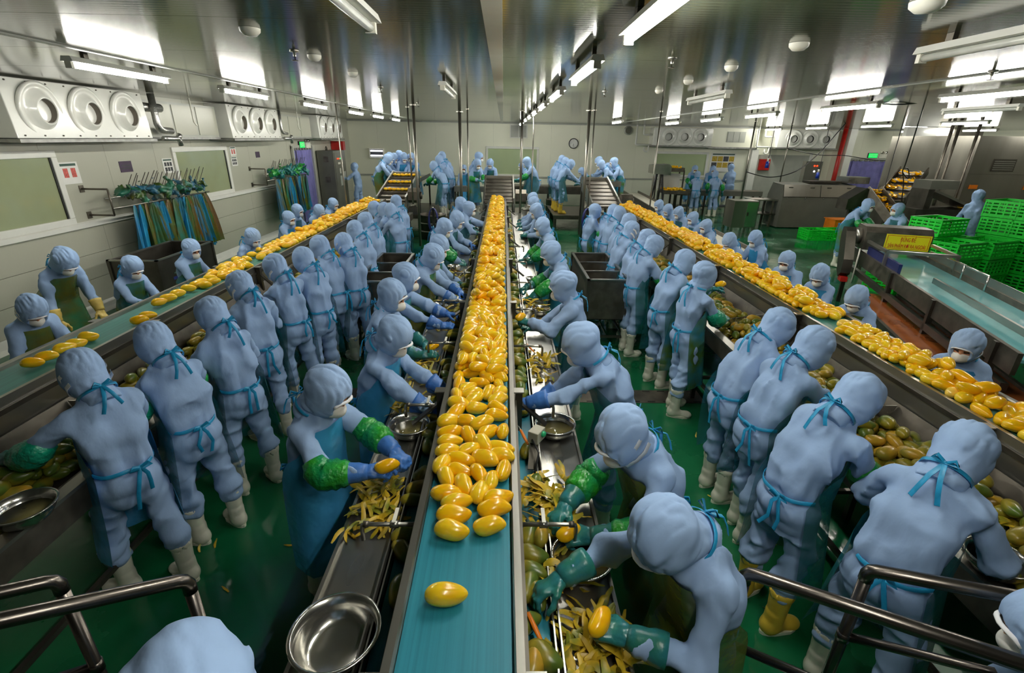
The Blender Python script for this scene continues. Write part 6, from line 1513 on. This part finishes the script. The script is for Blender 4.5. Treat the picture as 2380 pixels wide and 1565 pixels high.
MB().box(-1.15, 1.25, -.004, 0, .985, 1.0).build('seam_strip', 'steel_dark', t)
MB().box(1.0, 1.7, .2, .8, 1.42, 1.62).build('fan_box', 'steel', t); MB().box(-.15, .9, .35, .8, 1.40, 1.47).build('pipe_deck', 'steel_dark', t)
# hanging plugs
for i, (px, py, Y, lab) in enumerate(((1783, 383, 16.5, 'blue power plug hanging by the red fire box'), (2045, 468, 12.5, 'blue power plug hanging beside the curtain'), (1900, 408, 17.8, 'blue and white plugs hanging over the washer'))):
    p = aty(px, py, Y); t = thing('power_plug', lab, 'plug', p); MB().tube([(0, 0, .10), (0, 0, -.10)], [.05, .06], 10).build('plug', 'plug_blue', t); MB().tube([(0, 0, .10), (0, 0, .2)], .03, 8).build('sleeve', 'plastic_white', t)
    MB().tube([(0, 0, .2), (.02, 0, .3), (0, 0, ZC - p.z)], .010, 6).build('cord', 'black_plastic', t)
def cable(pts, lab, r=.012):
    P = [aty(*q) for q in pts]; S_ = []
    for i in range(len(P) - 1):
        p0 = P[max(0, i - 1)]; p1 = P[i]; p2 = P[i + 1]; p3 = P[min(len(P) - 1, i + 2)]
        for k in range(8):
            u = k / 8; S_.append(.5 * ((2 * p1) + (p2 - p0) * u + (2 * p0 - 5 * p1 + 4 * p2 - p3) * u * u + (3 * p1 - p0 - 3 * p2 + p3) * u ** 3))
    S_.append(P[-1]); o = MB().tube(S_, r, 6).build('power_cable', 'black_plastic'); tag(o, lab, 'cable', 'loose cables in the right half')
cable(((1735, 400, 15.0), (1790, 412, 15.0), (1850, 398, 15.0), (1900, 360, 15.5), (1945, 310, 16.0), (1985, 265, 15.5), (2015, 238, 14.0)), 'black cable swinging from the steel pipe up past the red riser', .014)
cable(((1830, 345, 17), (1900, 360, 17), (1965, 362, 17), (2030, 372, 17), (2110, 375, 16), (2170, 390, 15), (2215, 400, 14)), 'thin black cable strung across the curtain wall')
cable(((2020, 237, 8.2), (2080, 243, 8), (2150, 237, 8), (2215, 222, 7.6)), 'black cable slung between two ceiling tubes', .010)
cable(((2150, 236, 9), (2130, 300, 10), (2105, 380, 11), (2098, 400, 11.5), (2112, 415, 11.5), (2110, 392, 11.5), (2098, 396, 11.5), (2100, 425, 11.6), (2095, 470, 11.8)), 'grey looped cable dropping to the tilted elevator', .012)
# elevators with orange fruit pieces
def flight_elevator(base, top, w, lab, n, grp):
    a, b = Vector(base), Vector(top); t = thing('flight_elevator', lab, 'conveyor', (0, 0, 0)); d = (b - a).normalized(); sx = d.cross(Vector((0, 0, 1))).normalized(); up = sx.cross(d)
    MB().beam(a, b, w, .05).build('belt', 'steel_dark', t)
    for s in (-1, 1): MB().beam(a + sx * s * (w / 2 + .02) + up * .05, b + sx * s * (w / 2 + .02) + up * .05, .03, .20).build('side_plate', 'steel_worn', t)
    MB().box(b.x - .04, b.x + .04, b.y - .04, b.y + .04, 0, b.z - .1).build('leg', 'steel_dark', t); MB().box(a.x - .04, a.x + .04, a.y - .04, a.y + .04, 0, a.z).build('leg', 'steel_dark', t)
    for k in range(n):
        c = a + (b - a) * ((k + .5) / n); MB().beam(c - sx * w * .48 + up * .06, c + sx * w * .48 + up * .06, .02, .09).build('flight', 'steel', t)
        rs = np.random.RandomState(k + int(base[0] * 3)); V = []; F = []; m_ = 0
        for j in range(40):
            V1, F1 = strip(rs, .13, .07, .4); V.append(V1 + np.array(c + sx * rs.uniform(-w * .42, w * .42) + up * (.04 + .07 * rs.rand()) - d * rs.uniform(-.02, .10))); F.append(F1 + m_); m_ += len(V1)
        o = put('fruit_slices', mesh_np('fruit_slices', np.concatenate(V), np.concatenate(F), 'mango_deep'), t); o['kind'] = 'stuff'
flight_elevator((9.45, 11.6, .80), (9.15, 12.4, 1.55), .42, 'steep elevator lifting orange fruit slices beside two workers', 5, 'a')
flight_elevator((10.5, 13.4, 1.20), (11.55, 14.2, 1.92), .60, 'tilted elevator lifting fruit trays toward the freezer', 4, 'b')
t = thing('feed_hopper', 'dark motor housing at the head of the steep elevator', 'machine', (8.85, 12.4, 0)); MB().prism([(-.35, 1.1), (.25, 1.15), (.25, 1.55), (.05, 1.62), (-.35, 1.35)], 'y', -.2, .2).build('housing', 'steel_dark', t); MB().beam((-.1, 0, 0), (-.1, 0, 1.15), .08, .08).build('stand', 'steel_dark', t)
t = thing('slice_table', 'low table spread with orange slices between two workers', 'table', (8.45, 10.25, 0), R(-30)); MB().box(-.62, .45, -.25, .25, .82, .86).build('top', 'steel_dark', t)
for x in (-.55, .4): 
    for y in (-.2, .2): MB().box(x - .03, x + .03, y - .03, y + .03, 0, .82).build('leg', 'steel_dark', t)
rs = np.random.RandomState(77); V = []; F = []; m_ = 0
for j in range(90):
    V1, F1 = strip(rs, .09, .04, .4); a = rs.uniform(0, 6); c_, s_ = math.cos(a), math.sin(a); V.append(V1 @ np.array([[c_, s_, 0], [-s_, c_, 0], [0, 0, 1]]) + np.array([rs.uniform(-.5, .35), rs.uniform(-.2, .2), .862 + .02 * rs.rand()])); F.append(F1 + m_); m_ += len(V1)
put('fruit_slices', mesh_np('fruit_slices', np.concatenate(V), np.concatenate(F), 'mango_deep'), t)['kind'] = 'stuff'
t = thing('freezer_infeed', 'dark steel infeed machine with slanted cover before the freezer', 'machine', (11.0, 12.4, 0)); MB().box(-.8, .9, -.3, .5, .75, 1.15).build('frame_body', 'steel_dark', t); MB().hexa([(-.45, -.3, 1.56), (.65, -.3, 1.16), (.65, .4, 1.16), (-.45, .4, 1.56), (-.45, -.3, 1.62), (.65, -.3, 1.22), (.65, .4, 1.22), (-.45, .4, 1.62)]).build('slant_cover', 'steel', t); MB().box(-.55, .15, -.2, .35, 1.62, 1.82).build('motor_box', 'cabinet_grey', t)
MB().box(-.6, -.45, -.25, .3, 1.15, 1.62).build('support', 'steel_dark', t); MB().box(.62, 1.3, -.15, .15, 1.16, 1.20).build('fruit_belt', 'mango_deep', t)
for x in (-.75, 0.0, .85): MB().box(x - .04, x + .04, -.26, -.18, 0, .75).build('leg', 'steel_dark', t); MB().box(x - .04, x + .04, .38, .46, 0, .75).build('leg', 'steel_dark', t)
for i, (x, y, lab) in enumerate(((11.2, 13.0, 'thin steel post left of the freezer, nearest the elevator'), (11.55, 13.2, 'second thin steel post left of the freezer'), (11.75, 12.85, 'steel post right before the freezer door'), (14.0, 12.75, 'steel post on the freezer front at the picture edge'))):
    o = MB().tube([(x, y, 0), (x, y, ZC - .001)], .035, 8).build('steel_post', 'steel_worn'); tag(o, lab, 'post', 'posts at the freezer')
t = thing('blast_freezer', 'huge stainless steel freezer cabinet at the right rear', 'freezer', (12.0, 13.0, 0)); MB().box(0, 5.2, .02, 3.0, 0, 2.86).build('body', 'steel_brushed', t)
MB().box(-.0, 2.2, 0, .02, 1.95, 2.84).build('front_panel', 'steel_brushed', t); MB().box(0, 2.2, 0, .02, .3, 1.94).build('front_panel', 'steel_brushed', t); MB().box(2.21, 5.2, 0, .02, .3, 2.84).build('front_panel', 'steel_brushed', t)
MB().box(.55, 1.15, -.012, 0, 2.02, 2.32).build('vent', 'steel_dark', t)
for k in range(5): MB().box(.58, 1.12, -.018, -.012, 2.05 + .05 * k, 2.075 + .05 * k).build('vent_slat', 'steel', t)
for x in (.25, 1.7): MB().box(x - .10, x + .10, -.03, 0, 1.58, 1.68).build('latch', 'orange_plastic', t)
t = thing('cold_room_wall', 'bright insulated wall section left of the freezer', 'wall panel', (13.6, 17.5, 0)); MB().box(0, 1.0, 0, .12, 0, 3.18).build('panel', 'white_paint', t); MB().box(1.0, 2.6, 0, .12, 0, 3.18).build('panel', 'steel_brushed', t); MB().box(-.06, .0, -.04, .14, 0, 3.18).build('edge_trim', 'white_plain', t)
# ------------------------------------------------------------------ sign conveyor
ANG = math.atan2(1.03, 2.85)    # line slants across the floor
t = thing('packing_conveyor', 'steel conveyor with a wet aqua belt slanting past the crates', 'conveyor', (6.12, 7.2, 0), -ANG)
MB().box(-.40, .40, -3.9, 1.0, .90, .93).build('belt', 'belt_aqua', t)
for s in (-1, 1):
    MB().box(s * .42 - .02, s * .42 + .02, -3.9, 1.0, .78, 1.0 if s > 0 else .985).build('side_rail', 'steel_worn', t); MB().box(s * .44 - .03, s * .44 + .03, -3.9, 1.0, .62, .70).build('lower_rail', 'steel_dark', t)
    for y in (-3.6, -2.3, -1.0, .9): MB().box(s * .44 - .03, s * .44 + .03, y - .03, y + .03, 0, .98).build('leg', 'steel_dark', t)
MB().box(-.06, -.03, -3.9, -1.2, .93, 1.0).build('lane_divider', 'steel', t)
MB().prism([(.42, .93), (.42, 1.10), (.43, 1.10), (.43, .93)], 'y', -2.2, .3).build('splash_guard', 'steel', t)
MB().box(-.40, -.36, -1.0, .3, .93, 1.10).build('inner_board', 'pallet_blue', t)
for a, b in (((.36, -1.5, 1.14), (.36, -.35, 1.14)), ((.36, -1.5, 1.14), (.36, -1.5, .95)), ((.36, -.9, 1.14), (.36, -.9, .95))): MB().tube([a, b], .012, 8).build('guard_rail', 'steel_bright', t)
for x in (-.42, .42): MB().box(x - .02, x + .02, -.55, -.51, .95, 1.18).build('frame_post', 'steel', t)
MB().box(-.44, .44, -.56, -.50, 1.16, 1.20).build('frame_bar', 'steel', t); MB().box(.40, .44, -.55, .3, 1.16, 1.20).build('frame_bar', 'steel', t); MB().box(-.44, -.40, -.55, .3, 1.16, 1.20).build('frame_bar', 'steel', t)
DY, DZ = .58, -.15
def hb(x0, x1, y0, y1, z0, z1): return MB().box(x0, x1, y0 + DY, y1 + DY, z0 + DZ, z1 + DZ)
MB().prism([(y_ + DY, z_ + DZ) for y_, z_ in ((-.20, 1.18), (-.20, 1.46), (-.12, 1.54), (.22, 1.54), (.32, 1.44), (.32, 1.18))], 'x', -.46, .44).build('drive_hood', 'steel_worn', t)
hb(-.18, .42, -.206, -.20, 1.215, 1.455).build('warning_sign', 'sign_yellow', t)
for q in ((-.16, .40, 1.232, 1.238), (-.16, .40, 1.432, 1.438), (-.162, -.156, 1.232, 1.438), (.396, .402, 1.232, 1.438)): hb(q[0], q[1], -.2075, -.206, q[2], q[3]).build('sign_border', 'sign_red', t)
def sign_line(txt, size, x, z, wid):
    me = text_mesh(txt, size, 'sign_red', .0015); o = put('lettering', me, t, (x, -.2085 + DY, z + DZ), (R(90), 0, 0)); xs = [v.co.x for v in me.vertices]; w_ = (max(xs) - min(xs)) or 1; o.scale = (wid / w_, 1, 1)
sign_line('ĐỪNG ĐỂ', .085, .12, 1.375, .20); sign_line('SẢN PHẨM RƠI RA NGOÀI', .085, .12, 1.275, .50)
MB().tube([(-.46, .05 + DY, 1.36 + DZ), (-.56, .05 + DY, 1.36 + DZ)], .13, 20).build('roller_cap', 'steel', t)
MB().prism([(y_ + DY, z_ + DZ) for y_, z_ in ((.18, 1.36), (.15, 1.48), (.02, 1.50), (-.06, 1.44), (-.30, 1.02), (-.32, .80), (-.20, .72), (-.08, .80), (.14, 1.24))], 'x', -.70, -.56).build('drive_arm', 'steel_dark', t); hb(-.68, -.58, -.34, -.18, .66, .74).build('arm_foot', 'red_paint', t)
MB().tube([(-.50, -.25 + DY, 1.2 + DZ), (-.52, -.33 + DY, 1.12 + DZ), (-.52, -.34 + DY, .5)], .012, 6).build('water_pipe', 'plastic_white', t)
t = thing('return_conveyor', 'low conveyor with a wet brown belt below the packing conveyor', 'conveyor', (5.35, 6.5, 0), -ANG)
MB().box(-.30, .30, -3.4, .3, .54, .57).build('belt', 'belt_brown', t)
for s in (-1, 1):
    MB().box(s * .32 - .02, s * .32 + .02, -3.4, .3, .44, .60).build('side_rail', 'steel_worn', t)
    for y in (-3.0, -1.4, .1): MB().box(s * .32 - .03, s * .32 + .03, y - .03, y + .03, 0, .44).build('leg', 'steel_dark', t)
# ------------------------------------------------------------------ green crates
def crate_me():
    b = MB(); w, l, h, th = .26, .37, .30, .012
    b.box(-w, w, -l, l, 0, .012)
    for s in (-1, 1):
        for z0, z1 in ((0, .055), (.085, .115), (.142, .172), (.199, .229), (.255, .30)):
            b.box(s * w - th / 2, s * w + th / 2, -l, l, z0, z1); b.box(-w, w, s * l - th / 2, s * l + th / 2, z0, z1)
        for k in range(8):
            y = -l + 2 * l * k / 7; b.box(s * w - th * .7, s * w + th * .7, y - .013, y + .013, 0, h)
        for k in range(6):
            x = -w + 2 * w * k / 5; b.box(x - .013, x + .013, s * l - th * .7, s * l + th * .7, 0, h)
        b.box(s * w - .018, s * w + .018, -l - .018, l + .018, h - .02, h); b.box(-w - .018, w + .018, s * l - .018, s * l + .018, h - .02, h)
    return b.mesh('crate', 'crate_green')
CM = crate_me()
cm_solid = MB(); cm_solid.box(-.254, .254, -.364, .364, .012, .25); CSOL = cm_solid.mesh('crate_content', 'mango_deep')
def crate(x, y, z, rz, lab, tip=None, fill=False):
    t = thing('plastic_crate', lab, 'crate', (x, y, z), R(rz), 'green plastic crates'); put('basket', CM, t)
    if tip: t.rotation_euler = (R(tip[0]), R(tip[1]), R(rz))
    if fill: o = put('content', CSOL, t); o.scale = (.94, .94, .55)
CZ = .31
def stack(x, y, z0, n, rz, name, jit=3, fill=False):
    for k in range(n): crate(x + rnd.uniform(-.01, .01), y + rnd.uniform(-.01, .01), z0 + k * CZ, rz + rnd.uniform(-jit, jit), '%s green crate from the bottom in the %s' % (NUMW[k], name), None, fill and k < n - 1)
def pallet(x, y, rz, w, l, lab):
    t = thing('plastic_pallet', lab, 'pallet', (x, y, 0), R(rz)); 
    for k in range(5): a = -w + 2 * w * k / 5 + .01; MB().box(a, a + 2 * w / 5 - .03, -l, l, .11, .14).build('deck_board', 'pallet_blue', t)
    for q in (-1, 0, 1): MB().box(-w, w, q * (l - .06) - .05, q * (l - .06) + .05, 0, .11).build('bearer', 'pallet_blue', t)
pallet(8.45, 8.75, -20, .72, .66, 'dark blue pallet under the front crate stacks'); pallet(9.95, 8.95, -14, .66, .60, 'dark blue pallet under the right crate stacks')
stack(8.02, 8.45, .14, 3, -72, 'left front stack with fruit inside', 2, True); stack(8.78, 8.62, .14, 3, -70, 'middle front stack'); stack(8.18, 9.10, .14, 4, -72, 'stack behind the left front one')
stack(9.62, 9.25, .14, 5, -66, 'tall stack behind the middle front one'); stack(9.70, 8.6, .14, 5, 18, 'tall stack near the right picture edge'); stack(10.35, 9.2, .14, 5, 20, 'stack at the right picture edge')
stack(7.45, 8.95, 0, 2, -60, 'low stack beside the packing conveyor', 2, True)
crate(8.9, 10.1, .0, -66, 'lone green crate standing behind the front stacks'); stack(9.05, 9.75, 0, 3, -60, 'stack by the walking worker')
for i, (px, lab) in enumerate(((1893, 'first green crate on the floor before the washer'), (1932, 'second green crate on the floor before the washer'), (1985, 'third green crate on the floor before the washer'))):
    p = at(px, 556, 0); crate(p.x, p.y, 0, 90 + i * 4, lab)
p = at(1985, 535, 0); t = thing('orange_bin', 'orange plastic bin on the floor behind the third crate', 'bin', (10.3, 14.9, 0)); MB().box(-.3, .3, -.25, .25, 0, .02).box(-.3, -.28, -.25, .25, .02, .5).box(.28, .3, -.25, .25, .02, .5).box(-.28, .28, -.25, -.23, .02, .5).box(-.28, .28, .23, .25, .02, .5).build('tub', 'orange_plastic', t); MB().box(-.33, .33, -.28, .28, .48, .50).build('rim', 'orange_plastic', t)
